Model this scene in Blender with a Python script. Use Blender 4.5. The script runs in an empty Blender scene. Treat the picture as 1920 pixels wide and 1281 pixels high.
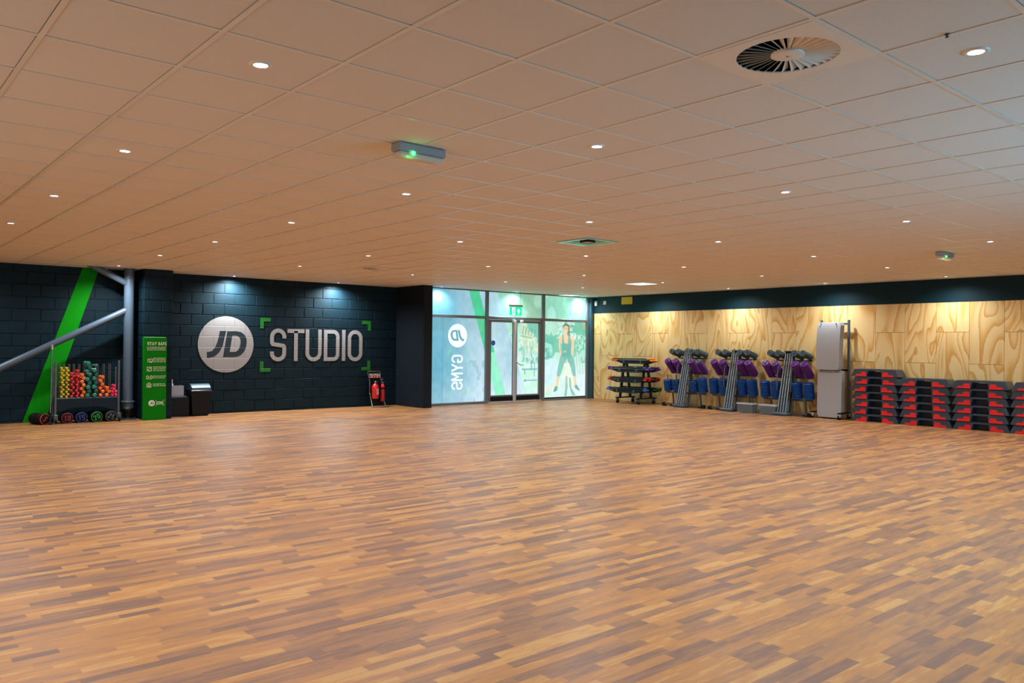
import bpy, math, random
import numpy as np
from mathutils import Vector, Matrix
from mathutils.geometry import tessellate_polygon

random.seed(7)
PI = math.pi
scene = bpy.context.scene
COL = scene.collection

# ------------------------------------------------------------------ dimensions of the place (metres)
HC = 2.867                 # ceiling height
CAM_H = 1.4955
YL = 16.736                # black block wall (runs along X)
XR = 16.555                # plywood wall (runs along Y)
YG = 16.0                  # glazed wall
GX, GY, T = 1.3107, 3.5377, 0.6     # ceiling grid origin and module
X0, Y0 = -3.0, -1.5        # walls behind and beside the camera

# ------------------------------------------------------------------ mesh builder
class MB:
    def __init__(s):
        s.v = []; s.f = []; s.m = []; s.sm = []
    def add(s, vs, fs, mat=0, smooth=False):
        o = len(s.v)
        s.v.extend([tuple(p) for p in vs])
        for f in fs:
            s.f.append(tuple(i + o for i in f)); s.m.append(mat); s.sm.append(smooth)
        return s
    def box(s, x0, x1, y0, y1, z0, z1, mat=0):
        vs = [(x0,y0,z0),(x1,y0,z0),(x1,y1,z0),(x0,y1,z0),(x0,y0,z1),(x1,y0,z1),(x1,y1,z1),(x0,y1,z1)]
        return s.add(vs, [(0,3,2,1),(4,5,6,7),(0,1,5,4),(1,2,6,5),(2,3,7,6),(3,0,4,7)], mat)
    def cbox(s, x0, x1, y0, y1, z0, z1, c=0.01, mat=0):
        """box with chamfered edges"""
        c = min(c, (x1-x0)/2.01, (y1-y0)/2.01, (z1-z0)/2.01)
        P = {}
        vs = []
        for sx in (0,1):
            for sy in (0,1):
                for sz in (0,1):
                    X, Y, Z = (x0,x1)[sx], (y0,y1)[sy], (z0,z1)[sz]
                    ix, iy, iz = (c,-c)[sx], (c,-c)[sy], (c,-c)[sz]
                    for k, p in enumerate(((X,Y+iy,Z+iz),(X+ix,Y,Z+iz),(X+ix,Y+iy,Z))):
                        P[(sx,sy,sz,k)] = len(vs); vs.append(p)
        F = []
        def q(*ks): F.append(tuple(P[k] for k in ks))
        for a in (0,1):
            q((a,0,0,0),(a,1,0,0),(a,1,1,0),(a,0,1,0)) if a else q((a,0,0,0),(a,0,1,0),(a,1,1,0),(a,1,0,0))
            q((0,a,0,1),(0,a,1,1),(1,a,1,1),(1,a,0,1)) if a else q((0,a,0,1),(1,a,0,1),(1,a,1,1),(0,a,1,1))
            q((0,0,a,2),(1,0,a,2),(1,1,a,2),(0,1,a,2)) if a else q((0,0,a,2),(0,1,a,2),(1,1,a,2),(1,0,a,2))
        for a in (0,1):
            for b in (0,1):
                q((a,b,0,0),(a,b,1,0),(a,b,1,1),(a,b,0,1))
                q((a,0,b,0),(a,1,b,0),(a,1,b,2),(a,0,b,2))
                q((0,a,b,1),(1,a,b,1),(1,a,b,2),(0,a,b,2))
        for a in (0,1):
            for b in (0,1):
                for d in (0,1):
                    q((a,b,d,0),(a,b,d,1),(a,b,d,2))
        return s.add(vs, F, mat)
    def cyl(s, p0, p1, r0, r1=None, n=16, mat=0, cap=True, smooth=True):
        p0, p1 = Vector(p0), Vector(p1)
        r1 = r0 if r1 is None else r1
        d = (p1-p0).normalized()
        a = d.orthogonal().normalized(); b = d.cross(a)
        vs = []
        for p, r in ((p0,r0),(p1,r1)):
            for i in range(n):
                t = 2*PI*i/n
                vs.append(p + a*math.cos(t)*r + b*math.sin(t)*r)
        s.add(vs, [(i,(i+1)%n,n+(i+1)%n,n+i) for i in range(n)], mat, smooth)
        if cap:
            s.add(vs[:n], [tuple(range(n))[::-1]], mat); s.add(vs[n:], [tuple(range(n))], mat)
        return s
    def tube(s, pts, r, n=10, mat=0, cap=True):
        pts = [Vector(p) for p in pts]
        vs = []; prev = None
        for i, p in enumerate(pts):
            d = (pts[min(i+1,len(pts)-1)] - pts[max(i-1,0)]).normalized()
            if prev is None: a = d.orthogonal().normalized()
            else:
                a = prev - d*prev.dot(d); a.normalize()
            prev = a; b = d.cross(a)
            for k in range(n):
                t = 2*PI*k/n
                vs.append(p + a*math.cos(t)*r + b*math.sin(t)*r)
        fs = []
        for i in range(len(pts)-1):
            for k in range(n):
                fs.append((i*n+k, i*n+(k+1)%n, (i+1)*n+(k+1)%n, (i+1)*n+k))
        s.add(vs, fs, mat, True)
        if cap:
            s.add(vs[:n], [tuple(range(n))[::-1]], mat); s.add(vs[-n:], [tuple(range(n))], mat)
        return s
    def lathe(s, prof, n=24, o=(0,0,0), axis=(0,0,1), mat=0, closed=False, smooth=True):
        ax = Vector(axis).normalized(); a = ax.orthogonal().normalized(); b = ax.cross(a); o = Vector(o)
        vs = []
        for r, z in prof:
            for k in range(n):
                t = 2*PI*k/n
                vs.append(o + ax*z + (a*math.cos(t)+b*math.sin(t))*r)
        fs = []; L = len(prof)
        for i in range(L if closed else L-1):
            j = (i+1) % L
            for k in range(n):
                fs.append((i*n+k, i*n+(k+1)%n, j*n+(k+1)%n, j*n+k))
        return s.add(vs, fs, mat, smooth)
    def prism(s, poly, fn, d0, d1, mat=0, holes=()):
        """poly: 2-D outline; fn(u, v, d) -> 3-D point; extruded from d0 to d1"""
        loops = [list(poly)] + [list(h) for h in holes]
        tri = tessellate_polygon([[Vector((u,v,0)) for u, v in l] for l in loops])
        flat = [p for l in loops for p in l]
        N = len(flat)
        vs = [fn(u,v,d0) for u, v in flat] + [fn(u,v,d1) for u, v in flat]
        fs = [tuple(t) for t in tri] + [tuple(i+N for i in t[::-1]) for t in tri]
        o = 0
        for l in loops:
            n = len(l)
            for i in range(n):
                fs.append((o+i, o+(i+1)%n, N+o+(i+1)%n, N+o+i))
            o += n
        return s.add(vs, fs, mat)
    def build(s, name, mats, parent=None, bevel=0, fix=True):
        me = bpy.data.meshes.new(name)
        me.from_pydata(s.v, [], s.f)
        if not isinstance(mats, (list, tuple)): mats = [mats]
        for m in mats: me.materials.append(m)
        me.polygons.foreach_set('material_index', s.m)
        me.polygons.foreach_set('use_smooth', s.sm)
        if fix:
            import bmesh
            bm = bmesh.new(); bm.from_mesh(me)
            bmesh.ops.recalc_face_normals(bm, faces=bm.faces)
            bm.to_mesh(me); bm.free()
        me.update()
        o = bpy.data.objects.new(name, me)
        COL.objects.link(o)
        if parent: o.parent = parent
        if bevel:
            b = o.modifiers.new('bevel', 'BEVEL'); b.width = bevel; b.segments = 2; b.limit_method = 'ANGLE'
        return o

def tag(o, label=None, cat=None, group=None, kind=None):
    if label: o['label'] = label
    if cat: o['category'] = cat
    if group: o['group'] = group
    if kind: o['kind'] = kind
    return o
def thing(name, label, cat, loc=(0,0,0), rotz=0, group=None, rot=None):
    o = bpy.data.objects.new(name, None); COL.objects.link(o)
    o.location = loc; o.rotation_euler = rot if rot else (0,0,rotz)
    o.empty_display_size = 0.1
    return tag(o, label, cat, group)
def struct(o):
    o['kind'] = 'structure'; return o
def dup(root, label=None, group=None):
    r = root.copy(); COL.objects.link(r)
    if label: r['label'] = label
    if group: r['group'] = group
    for ch in list(root.children):
        c = ch.copy(); COL.objects.link(c); c.parent = r
        for g in list(ch.children):
            d = g.copy(); COL.objects.link(d); d.parent = c
    return r
ORD = ['topmost','second','third','fourth','fifth','sixth','seventh','eighth','ninth','tenth','eleventh','twelfth','thirteenth','fourteenth','fifteenth']
ORD1 = ['first'] + ORD[1:]

# ------------------------------------------------------------------ materials
def nodes(m):
    m.use_nodes = True
    nt = m.node_tree
    return nt, nt.nodes, nt.links, nt.nodes['Principled BSDF']
def mat(name, col, rough=0.5, metal=0.0, var=0.08, scale=14.0, spec=0.5, bump=0.0, coat=0.0):
    m = bpy.data.materials.new(name)
    nt, N, L, b = nodes(m)
    b.inputs['Roughness'].default_value = rough
    b.inputs['Metallic'].default_value = metal
    b.inputs['Specular IOR Level'].default_value = spec
    b.inputs['Coat Weight'].default_value = coat
    tc = N.new('ShaderNodeTexCoord')
    nz = N.new('ShaderNodeTexNoise'); nz.inputs['Scale'].default_value = scale; nz.inputs['Detail'].default_value = 3
    L.new(tc.outputs['Object'], nz.inputs['Vector'])
    mx = N.new('ShaderNodeMix'); mx.data_type = 'RGBA'
    mx.inputs['A'].default_value = (*[c*(1-var) for c in col], 1)
    mx.inputs['B'].default_value = (*[min(1, c*(1+var)) for c in col], 1)
    L.new(nz.outputs['Fac'], mx.inputs['Factor'])
    L.new(mx.outputs['Result'], b.inputs['Base Color'])
    if bump:
        bp = N.new('ShaderNodeBump'); bp.inputs['Strength'].default_value = bump; bp.inputs['Distance'].default_value = 0.01
        L.new(nz.outputs['Fac'], bp.inputs['Height']); L.new(bp.outputs['Normal'], b.inputs['Normal'])
    return m
def emit(name, col, strength, quiet=True):
    m = bpy.data.materials.new(name)
    nt, N, L, b = nodes(m)
    b.inputs['Base Color'].default_value = (*col, 1)
    b.inputs['Emission Color'].default_value = (*col, 1)
    b.inputs['Emission Strength'].default_value = strength
    if quiet: m.cycles.emission_sampling = 'NONE'
    return m
def math_node(N, L, op, a, b=None, c=None):
    n = N.new('ShaderNodeMath'); n.operation = op
    for i, x in enumerate((a, b, c)):
        if x is None: continue
        if isinstance(x, (int, float)): n.inputs[i].default_value = x
        else: L.new(x, n.inputs[i])
    return n.outputs[0]

def floor_material():
    m = bpy.data.materials.new('wood_strip_vinyl')
    nt, N, L, b = nodes(m)
    geo = N.new('ShaderNodeNewGeometry')
    sp = N.new('ShaderNodeSeparateXYZ'); L.new(geo.outputs['Position'], sp.inputs[0])
    W = 0.0655
    ys = math_node(N, L, 'DIVIDE', sp.outputs['Y'], W)
    row = math_node(N, L, 'FLOOR', ys)
    wn = N.new('ShaderNodeTexWhiteNoise'); wn.noise_dimensions = '1D'; L.new(row, wn.inputs['W'])
    rs = N.new('ShaderNodeSeparateColor'); L.new(wn.outputs['Color'], rs.inputs[0])
    ln = math_node(N, L, 'MULTIPLY_ADD', rs.outputs[0], 0.24, 0.30)
    off = math_node(N, L, 'MULTIPLY', rs.outputs[1], 9.0)
    u = math_node(N, L, 'ADD', math_node(N, L, 'DIVIDE', sp.outputs['X'], ln), off)
    wob = math_node(N, L, 'MULTIPLY', math_node(N, L, 'SINE', math_node(N, L, 'MULTIPLY_ADD', u, 2.4, off)), 0.28)
    u2 = math_node(N, L, 'ADD', u, wob)
    cell = math_node(N, L, 'FLOOR', u2)
    cv = N.new('ShaderNodeCombineXYZ'); L.new(cell, cv.inputs[0]); L.new(row, cv.inputs[1])
    w2 = N.new('ShaderNodeTexWhiteNoise'); w2.noise_dimensions = '2D'; L.new(cv.outputs[0], w2.inputs['Vector'])
    s2 = N.new('ShaderNodeSeparateColor'); L.new(w2.outputs['Color'], s2.inputs[0])
    # grain, stretched along the strips and shifted per strip
    gv = N.new('ShaderNodeCombineXYZ')
    L.new(math_node(N, L, 'MULTIPLY', sp.outputs['X'], 4.5), gv.inputs[0])
    L.new(math_node(N, L, 'MULTIPLY', sp.outputs['Y'], 30.0), gv.inputs[1])
    L.new(math_node(N, L, 'MULTIPLY', s2.outputs[2], 60.0), gv.inputs[2])
    g = N.new('ShaderNodeTexNoise'); g.inputs['Scale'].default_value = 1.0; g.inputs['Detail'].default_value = 5; g.inputs['Roughness'].default_value = 0.6
    L.new(gv.outputs[0], g.inputs['Vector'])
    ramp = N.new('ShaderNodeValToRGB'); cr = ramp.color_ramp
    cols = [(0.00,(0.1887,0.0862,0.0524)),(0.13,(0.2349,0.1040,0.0547)),(0.32,(0.3080,0.1324,0.0554)),(0.52,(0.3773,0.1578,0.0524)),(0.68,(0.4350,0.1833,0.0516)),(0.80,(0.4774,0.1817,0.0370)),(0.90,(0.5044,0.2248,0.0570)),(1.00,(0.5544,0.2733,0.0770))]
    cr.elements[0].position, cr.elements[0].color = cols[0][0], (*cols[0][1],1)
    cr.elements[1].position, cr.elements[1].color = cols[-1][0], (*cols[-1][1],1)
    for p, c in cols[1:-1]:
        e = cr.elements.new(p); e.color = (*c,1)
    tt = math_node(N, L, 'ADD', s2.outputs[0], math_node(N, L, 'MULTIPLY', math_node(N, L, 'SUBTRACT', g.outputs['Fac'], 0.5), 1.45))
    L.new(tt, ramp.inputs['Fac'])
    L.new(ramp.outputs['Color'], b.inputs['Base Color'])
    # worn sheen
    n2 = N.new('ShaderNodeTexNoise'); n2.inputs['Scale'].default_value = 1.1; n2.inputs['Detail'].default_value = 3
    L.new(geo.outputs['Position'], n2.inputs['Vector'])
    L.new(math_node(N, L, 'MULTIPLY_ADD', n2.outputs['Fac'], 0.16, 0.33), b.inputs['Roughness'])
    b.inputs['Specular IOR Level'].default_value = 0.78
    bp = N.new('ShaderNodeBump'); bp.inputs['Strength'].default_value = 0.12; bp.inputs['Distance'].default_value = 0.002
    L.new(g.outputs['Fac'], bp.inputs['Height']); L.new(bp.outputs['Normal'], b.inputs['Normal'])
    return m

def plywood_material():
    m = bpy.data.materials.new('rotary_cut_plywood')
    nt, N, L, b = nodes(m)
    geo = N.new('ShaderNodeNewGeometry')
    at = N.new('ShaderNodeAttribute'); at.attribute_name = 'panel_random'
    sp = N.new('ShaderNodeSeparateXYZ'); L.new(geo.outputs['Position'], sp.inputs[0])
    ra = N.new('ShaderNodeSeparateColor'); L.new(at.outputs['Color'], ra.inputs[0])
    v = N.new('ShaderNodeCombineXYZ')
    L.new(math_node(N, L, 'MULTIPLY', sp.outputs['Y'], 2.3), v.inputs[0])
    L.new(math_node(N, L, 'MULTIPLY', sp.outputs['Z'], 0.62), v.inputs[1])
    L.new(math_node(N, L, 'MULTIPLY', ra.outputs[0], 80.0), v.inputs[2])
    n1 = N.new('ShaderNodeTexNoise'); n1.inputs['Scale'].default_value = 1.0; n1.inputs['Detail'].default_value = 1.2; n1.inputs['Roughness'].default_value = 0.45; n1.inputs['Distortion'].default_value = 0.5
    L.new(v.outputs[0], n1.inputs['Vector'])
    rings = math_node(N, L, 'FRACT', math_node(N, L, 'MULTIPLY', n1.outputs['Fac'], 9.0))
    # fine fibre
    v2 = N.new('ShaderNodeCombineXYZ')
    L.new(math_node(N, L, 'MULTIPLY', sp.outputs['Y'], 130.0), v2.inputs[0])
    L.new(math_node(N, L, 'MULTIPLY', sp.outputs['Z'], 5.0), v2.inputs[1])
    L.new(math_node(N, L, 'MULTIPLY', ra.outputs[0], 80.0), v2.inputs[2])
    n2 = N.new('ShaderNodeTexNoise'); n2.inputs['Scale'].default_value = 1.0; n2.inputs['Detail'].default_value = 3
    L.new(v2.outputs[0], n2.inputs['Vector'])
    ramp = N.new('ShaderNodeValToRGB'); cr = ramp.color_ramp
    cols = [(0.0,(0.90,0.68,0.335)),(0.50,(0.88,0.63,0.285)),(0.72,(0.82,0.52,0.19)),(0.88,(0.72,0.39,0.105)),(0.95,(0.68,0.35,0.085)),(1.0,(0.90,0.68,0.335))]
    cr.elements[0].position, cr.elements[0].color = 0.0, (*cols[0][1],1)
    cr.elements[1].position, cr.elements[1].color = 1.0, (*cols[-1][1],1)
    for p, c in cols[1:-1]:
        e = cr.elements.new(p); e.color = (*c,1)
    L.new(math_node(N, L, 'ADD', rings, math_node(N, L, 'MULTIPLY', math_node(N, L, 'SUBTRACT', n2.outputs['Fac'], 0.5), 0.35)), ramp.inputs['Fac'])
    mx = N.new('ShaderNodeMix'); mx.data_type = 'RGBA'; mx.blend_type = 'MULTIPLY'
    L.new(ramp.outputs['Color'], mx.inputs['A'])
    tint = N.new('ShaderNodeMix'); tint.data_type = 'RGBA'
    tint.inputs['A'].default_value = (1.0,0.97,0.92,1); tint.inputs['B'].default_value = (0.90,0.88,0.84,1)
    L.new(ra.outputs[1], tint.inputs['Factor'])
    mx.inputs['Factor'].default_value = 1.0
    L.new(tint.outputs['Result'], mx.inputs['B'])
    L.new(mx.outputs['Result'], b.inputs['Base Color'])
    b.inputs['Roughness'].default_value = 0.5
    return m

def paint_on_blocks(name, col, rough=0.55):
    """paint over the block wall: the joints show through as relief"""
    m = bpy.data.materials.new(name)
    nt, N, L, b = nodes(m)
    geo = N.new('ShaderNodeNewGeometry')
    sp = N.new('ShaderNodeSeparateXYZ'); L.new(geo.outputs['Position'], sp.inputs[0])
    v = N.new('ShaderNodeCombineXYZ'); L.new(sp.outputs['X'], v.inputs[0]); L.new(math_node(N, L, 'SUBTRACT', sp.outputs['Z'], 0.03), v.inputs[1])
    br = N.new('ShaderNodeTexBrick'); br.inputs['Scale'].default_value = 1.0
    br.inputs['Brick Width'].default_value = 0.45; br.inputs['Row Height'].default_value = 0.225
    br.inputs['Mortar Size'].default_value = 0.007; br.inputs['Mortar Smooth'].default_value = 0.6
    L.new(v.outputs[0], br.inputs['Vector'])
    nz = N.new('ShaderNodeTexNoise'); nz.inputs['Scale'].default_value = 5.0; nz.inputs['Detail'].default_value = 4
    L.new(geo.outputs['Position'], nz.inputs['Vector'])
    mx = N.new('ShaderNodeMix'); mx.data_type = 'RGBA'
    mx.inputs['A'].default_value = (*[c*0.93 for c in col],1); mx.inputs['B'].default_value = (*[min(1,c*1.06) for c in col],1)
    L.new(nz.outputs['Fac'], mx.inputs['Factor']); L.new(mx.outputs['Result'], b.inputs['Base Color'])
    h = math_node(N, L, 'SUBTRACT', math_node(N, L, 'MULTIPLY', nz.outputs['Fac'], 0.25), br.outputs['Fac'])
    bp = N.new('ShaderNodeBump'); bp.inputs['Strength'].default_value = 0.9; bp.inputs['Distance'].default_value = 0.006
    L.new(h, bp.inputs['Height']); L.new(bp.outputs['Normal'], b.inputs['Normal'])
    b.inputs['Roughness'].default_value = rough
    return m

def print_material(name, strength):
    """printed window film lit from the corridor behind it"""
    m = bpy.data.materials.new(name)
    nt, N, L, b = nodes(m)
    at = N.new('ShaderNodeAttribute'); at.attribute_name = 'print'
    b.inputs['Roughness'].default_value = 0.12
    dk = N.new('ShaderNodeMix'); dk.data_type = 'RGBA'; dk.blend_type = 'MULTIPLY'; dk.inputs['Factor'].default_value = 1.0
    dk.inputs['B'].default_value = (0.45,0.45,0.45,1)
    L.new(at.outputs['Color'], dk.inputs['A'])
    L.new(dk.outputs['Result'], b.inputs['Base Color'])
    L.new(at.outputs['Color'], b.inputs['Emission Color'])
    b.inputs['Emission Strength'].default_value = strength
    return m
def film_solid(name, col, strength):
    m = bpy.data.materials.new(name)
    nt, N, L, b = nodes(m)
    b.inputs['Base Color'].default_value = (*[c*0.5 for c in col],1)
    b.inputs['Roughness'].default_value = 0.2
    b.inputs['Emission Color'].default_value = (*col,1)
    b.inputs['Emission Strength'].default_value = strength
    m.cycles.emission_sampling = 'NONE'
    return m

M = dict(
    floor=floor_material(), ply=plywood_material(),
    tile=mat('ceiling_tile', (0.76,0.75,0.74), 0.9, var=0.035, scale=60, bump=0.1),
    tbar=mat('ceiling_bar', (0.78,0.76,0.73), 0.28, spec=0.6, var=0.02),
    block=mat('dark_block_paint', (0.0025,0.0145,0.0225), 0.6, var=0.25, scale=9, bump=0.25, spec=0.18),
    pier=mat('dark_pier_paint', (0.005,0.010,0.016), 0.65, var=0.2, scale=9, bump=0.15, spec=0.2),
    band=mat('dark_smooth_paint', (0.003,0.024,0.034), 0.55, var=0.1, scale=4, spec=0.2),
    greenpaint=mat('green_paint', (0.002,0.26,0.002), 0.7, var=0.05, spec=0.12),
    white_on_block=paint_on_blocks('white_wall_paint', (0.315,0.30,0.297)),
    dark_on_block=paint_on_blocks('dark_logo_paint', (0.006,0.017,0.024)),
    green_on_block=paint_on_blocks('green_wall_paint', (0.004,0.155,0.006)),
    plain=mat('plain_wall', (0.55,0.54,0.52), 0.8),
    steel=mat('grey_steel_paint', (0.075,0.11,0.15), 0.35, var=0.06),
    steel_dark=mat('dark_steel', (0.035,0.037,0.042), 0.4),
    alu=mat('bronze_grey_aluminium', (0.155,0.175,0.195), 0.4, metal=0.2, var=0.05),
    alu_light=mat('light_aluminium', (0.62,0.63,0.64), 0.3, metal=0.25),
    teal=mat('teal_post_paint', (0.02,0.09,0.13), 0.45),
    chrome=mat('chrome', (0.30,0.335,0.38), 0.22, metal=1.0, var=0.03),
    black=mat('black_plastic', (0.003,0.003,0.0035), 0.5, spec=0.25),
    black_gloss=mat('glossy_black_plastic', (0.01,0.01,0.011), 0.18),
    black_matt=mat('black_rubber', (0.005,0.0055,0.006), 0.75, spec=0.2),
    rackgrey=mat('rack_grey_paint', (0.10,0.095,0.09), 0.4, metal=0.2),
    rackteal=mat('bar_rack_paint', (0.006,0.018,0.021), 0.45, spec=0.35),
    barshaft=mat('bar_foam', (0.006,0.007,0.008), 0.5),
    white=mat('white_plastic', (0.78,0.78,0.76), 0.4),
    offwhite=mat('diffuser_white_metal', (0.80,0.77,0.73), 0.33, var=0.02),
    yellow_board=mat('yellow_board', (0.72,0.50,0.008), 0.5),
    blue_plate=mat('blue_rubber', (0.001,0.058,0.27), 0.45, var=0.12, spec=0.35),
    purple_plate=mat('purple_rubber', (0.105,0.010,0.185), 0.45, var=0.12, spec=0.4),
    grey_plate=mat('grey_rubber', (0.060,0.095,0.105), 0.55, var=0.12, spec=0.35),
    step=mat('charcoal_plastic', (0.036,0.051,0.074), 0.33, var=0.1, scale=30),
    step_mat=mat('step_rubber_top', (0.045,0.055,0.068), 0.6, var=0.1, scale=60, bump=0.3),
    red=mat('red_rubber', (0.72,0.004,0.006), 0.5),
    matgrey=mat('grey_exercise_mat', (0.40,0.41,0.425), 0.62, var=0.04, bump=0.05),
    cap_orange=mat('orange_cap', (0.85,0.24,0.008), 0.4), cap_purple=mat('purple_cap', (0.10,0.03,0.32), 0.4),
    cap_red=mat('red_cap', (0.65,0.015,0.015), 0.4), cap_blue=mat('blue_cap', (0.01,0.13,0.55), 0.4),
    cap_green=mat('green_cap', (0.015,0.17,0.02), 0.4),
    db_yellow=mat('yellow_vinyl', (0.60,0.50,0.004), 0.38), db_red=mat('red_vinyl', (0.62,0.015,0.02), 0.38),
    db_orange=mat('orange_vinyl', (0.85,0.15,0.01), 0.38), db_green=mat('green_vinyl', (0.01,0.21,0.13), 0.38),
    db_pink=mat('pink_vinyl', (0.80,0.02,0.10), 0.38), db_dark=mat('dark_green_vinyl', (0.006,0.075,0.052), 0.38),
    totem=mat('green_totem_board', (0.001,0.175,0.001), 0.6, var=0.02, spec=0.12),
    cream=mat('cream_print', (0.66,0.68,0.48), 0.5, var=0.02),
    binlid=mat('dark_silver_lid', (0.04,0.10,0.14), 0.42, metal=0.0),
    dispenser=mat('pale_blue_plastic', (0.42,0.45,0.55), 0.35),
    extinguisher=mat('extinguisher_red', (0.55,0.012,0.014), 0.25, coat=0.5),
    red_dark=mat('dark_red_cover', (0.40,0.012,0.02), 0.4),
    sticker=mat('blue_sticker', (0.01,0.09,0.62), 0.4), sticker_light=mat('light_blue_print', (0.05,0.28,0.75), 0.4),
    tag_purple=mat('purple_tag', (0.30,0.05,0.6), 0.4), sign_green=mat('sign_green', (0.05,0.42,0.26), 0.4),
    clear=mat('cloudy_box_plastic', (0.15,0.19,0.22), 0.25, var=0.1), boxrim=mat('clear_box_rim', (0.55,0.57,0.60), 0.2),
    glass_tint_metal=mat('metal_painted_reflection', (0.35,1.0,1.0), 0.2, metal=0.6, spec=1.0), dark_teal=mat('dark_plenum', (0.008,0.05,0.06), 0.6),  # vent frame: cyan reflection of the glazing put into the base colour
    plenum=mat('black_plenum', (0.004,0.004,0.005), 0.9),
    num_red=mat('red_print', (0.75,0.03,0.03), 0.5), num_pink=mat('dark_red_print', (0.42,0.015,0.05), 0.5),
    num_blue=mat('blue_print', (0.02,0.07,0.42), 0.5), num_green=mat('green_print', (0.03,0.36,0.03), 0.5), num_grey=mat('grey_print', (0.12,0.14,0.16), 0.5),
    frosted=mat('frosted_lens', (0.62,0.60,0.56), 0.15, var=0.02, spec=0.6),
    housing=mat('emergency_housing', (0.30,0.32,0.36), 0.45),
    lamp=emit('lamp_lens', (0.80,0.90,1.0), 16.0),
    panel=emit('led_panel_lens', (0.72,1.0,0.92), 1.15, quiet=False),
    led=emit('green_led', (0.03,1.0,0.12), 7.0),
    exit_green=emit('exit_green', (0.0,0.75,0.32), 0.95), exit_white=emit('exit_white', (0.85,1.0,0.93), 1.2),
)

# ------------------------------------------------------------------ 2-D lettering helpers
def arc(cx, cy, r, a0, a1, n=8):
    return [(cx+r*math.cos(math.radians(a0+(a1-a0)*i/n)), cy+r*math.sin(math.radians(a0+(a1-a0)*i/n))) for i in range(n+1)]
def stroke(mb, path, w, fn, d0, d1, closed=False, m=0):
    """ribbon of width w along a centre line, extruded d0..d1"""
    P = [Vector(p) for p in path]; n = len(P)
    Ls = []; Rs = []
    for i in range(n):
        a = P[i-1] if (closed or i > 0) else P[i]
        c = P[(i+1) % n] if (closed or i < n-1) else P[i]
        d1_ = (P[i]-a); d2_ = (c-P[i])
        if d1_.length < 1e-9: d1_ = d2_
        if d2_.length < 1e-9: d2_ = d1_
        t = (d1_.normalized()+d2_.normalized()).normalized()
        nn = Vector((-t.y, t.x))
        k = 1/max(0.5, nn.dot(Vector((-d1_.normalized().y, d1_.normalized().x))))
        Ls.append(P[i]+nn*w/2*k); Rs.append(P[i]-nn*w/2*k)
    vs = []
    for d in (d0, d1):
        vs += [fn(p.x,p.y,d) for p in Ls] + [fn(p.x,p.y,d) for p in Rs]
    fs = []
    for i in range(n if closed else n-1):
        j = (i+1) % n
        fs.append((i, j, n+j, n+i)); fs.append((2*n+i, 3*n+i, 3*n+j, 2*n+j))
        fs.append((i, 2*n+i, 2*n+j, j)); fs.append((n+i, n+j, 3*n+j, 3*n+i))
    if not closed:
        fs += [(0, n, 3*n, 2*n), (n-1, 3*n-1, 4*n-1, 2*n-1)]
    mb.add(vs, fs, m)
def glyph(ch, w, h, t):
    """centre-line strokes of a narrow square-cornered face: list of (path, closed)"""
    a, b, c, d = t/2, w-t/2, t/2, h-t/2
    r = min((w-t)/2*0.97, h*0.3)
    if ch == 'S':
        return [([(b,h*0.70)] + arc(b-r,d-r,r,0,90) + arc(a+r,d-r,r,90,180) + [(a,h*0.635)] + arc(a+r*0.55,h*0.60,r*0.55,180,225,4)
                 + arc(b-r*0.55,h*0.40,r*0.55,45,0,4) + [(b,h*0.36)] + arc(b-r,c+r,r,0,-90) + arc(a+r,c+r,r,-90,-180) + [(a,h*0.30)], False)]
    if ch == 'T': return [([(0,d),(w,d)], False), ([(w/2,d),(w/2,0)], False)]
    if ch == 'U': return [([(a,h)] + arc(a+r,c+r,r,180,270) + arc(b-r,c+r,r,-90,0) + [(b,h)], False)]
    if ch == 'D':
        q = r*0.75
        return [([(a,c),(a,d)] + arc(b-q,d-q,q,90,0) + arc(b-q,c+q,q,0,-90), True)]
    if ch == 'I': return [([(w/2,0),(w/2,h)], False)]
    if ch == 'O': return [(arc(b-r,d-r,r,0,90) + arc(a+r,d-r,r,90,180) + arc(a+r,c+r,r,180,270) + arc(b-r,c+r,r,270,360), True)]
    if ch == 'G':
        return [([(b,h*0.70)] + arc(b-r,d-r,r,0,90) + arc(a+r,d-r,r,90,180) + arc(a+r,c+r,r,180,270) + arc(b-r,c+r,r,270,360) + [(b,h*0.45),(w*0.52,h*0.45)], False)]
    if ch == 'Y': return [([(a,h),(w/2,h*0.45)], False), ([(b,h),(w/2,h*0.45)], False), ([(w/2,h*0.47),(w/2,0)], False)]
    if ch == 'M': return [([(a,0),(a,h)], False), ([(b,0),(b,h)], False), ([(a,h),(w/2,h*0.42),(b,h)], False)]
    if ch == 'A': return [([(a,0),(w/2,h),(b,0)], False), ([(w*0.25,h*0.3),(w*0.75,h*0.3)], False)]
    if ch == 'F': return [([(a,0),(a,h)], False), ([(a,d),(w,d)], False), ([(a,h*0.5),(w*0.85,h*0.5)], False)]
    if ch == 'E': return [([(a,0),(a,h)], False), ([(a,d),(w,d)], False), ([(a,h*0.5),(w*0.85,h*0.5)], False), ([(a,c),(w,c)], False)]
    if ch == '1': return [([(w*0.25,h*0.8),(w*0.55,h-t/2),(w*0.55,0)], False)]
    if ch == '0': return glyph('O', w, h, t)
    if ch == '2':
        return [([(a,h*0.72)] + arc(a+r,d-r,r,180,90) + arc(b-r,d-r,r,90,0) + [(b,h*0.6),(a,h*0.2),(a,c),(b,c)], False)]
    if ch == '5':
        return [([(b,d),(a,d),(a,h*0.55),(b-r,h*0.55)] + arc(b-r,h*0.55-r*0.8,r*0.8,90,-20,6) + arc(b-r,c+r*0.8,r*0.8,0,-90) + [(a,c)], False)]
    return []
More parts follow.
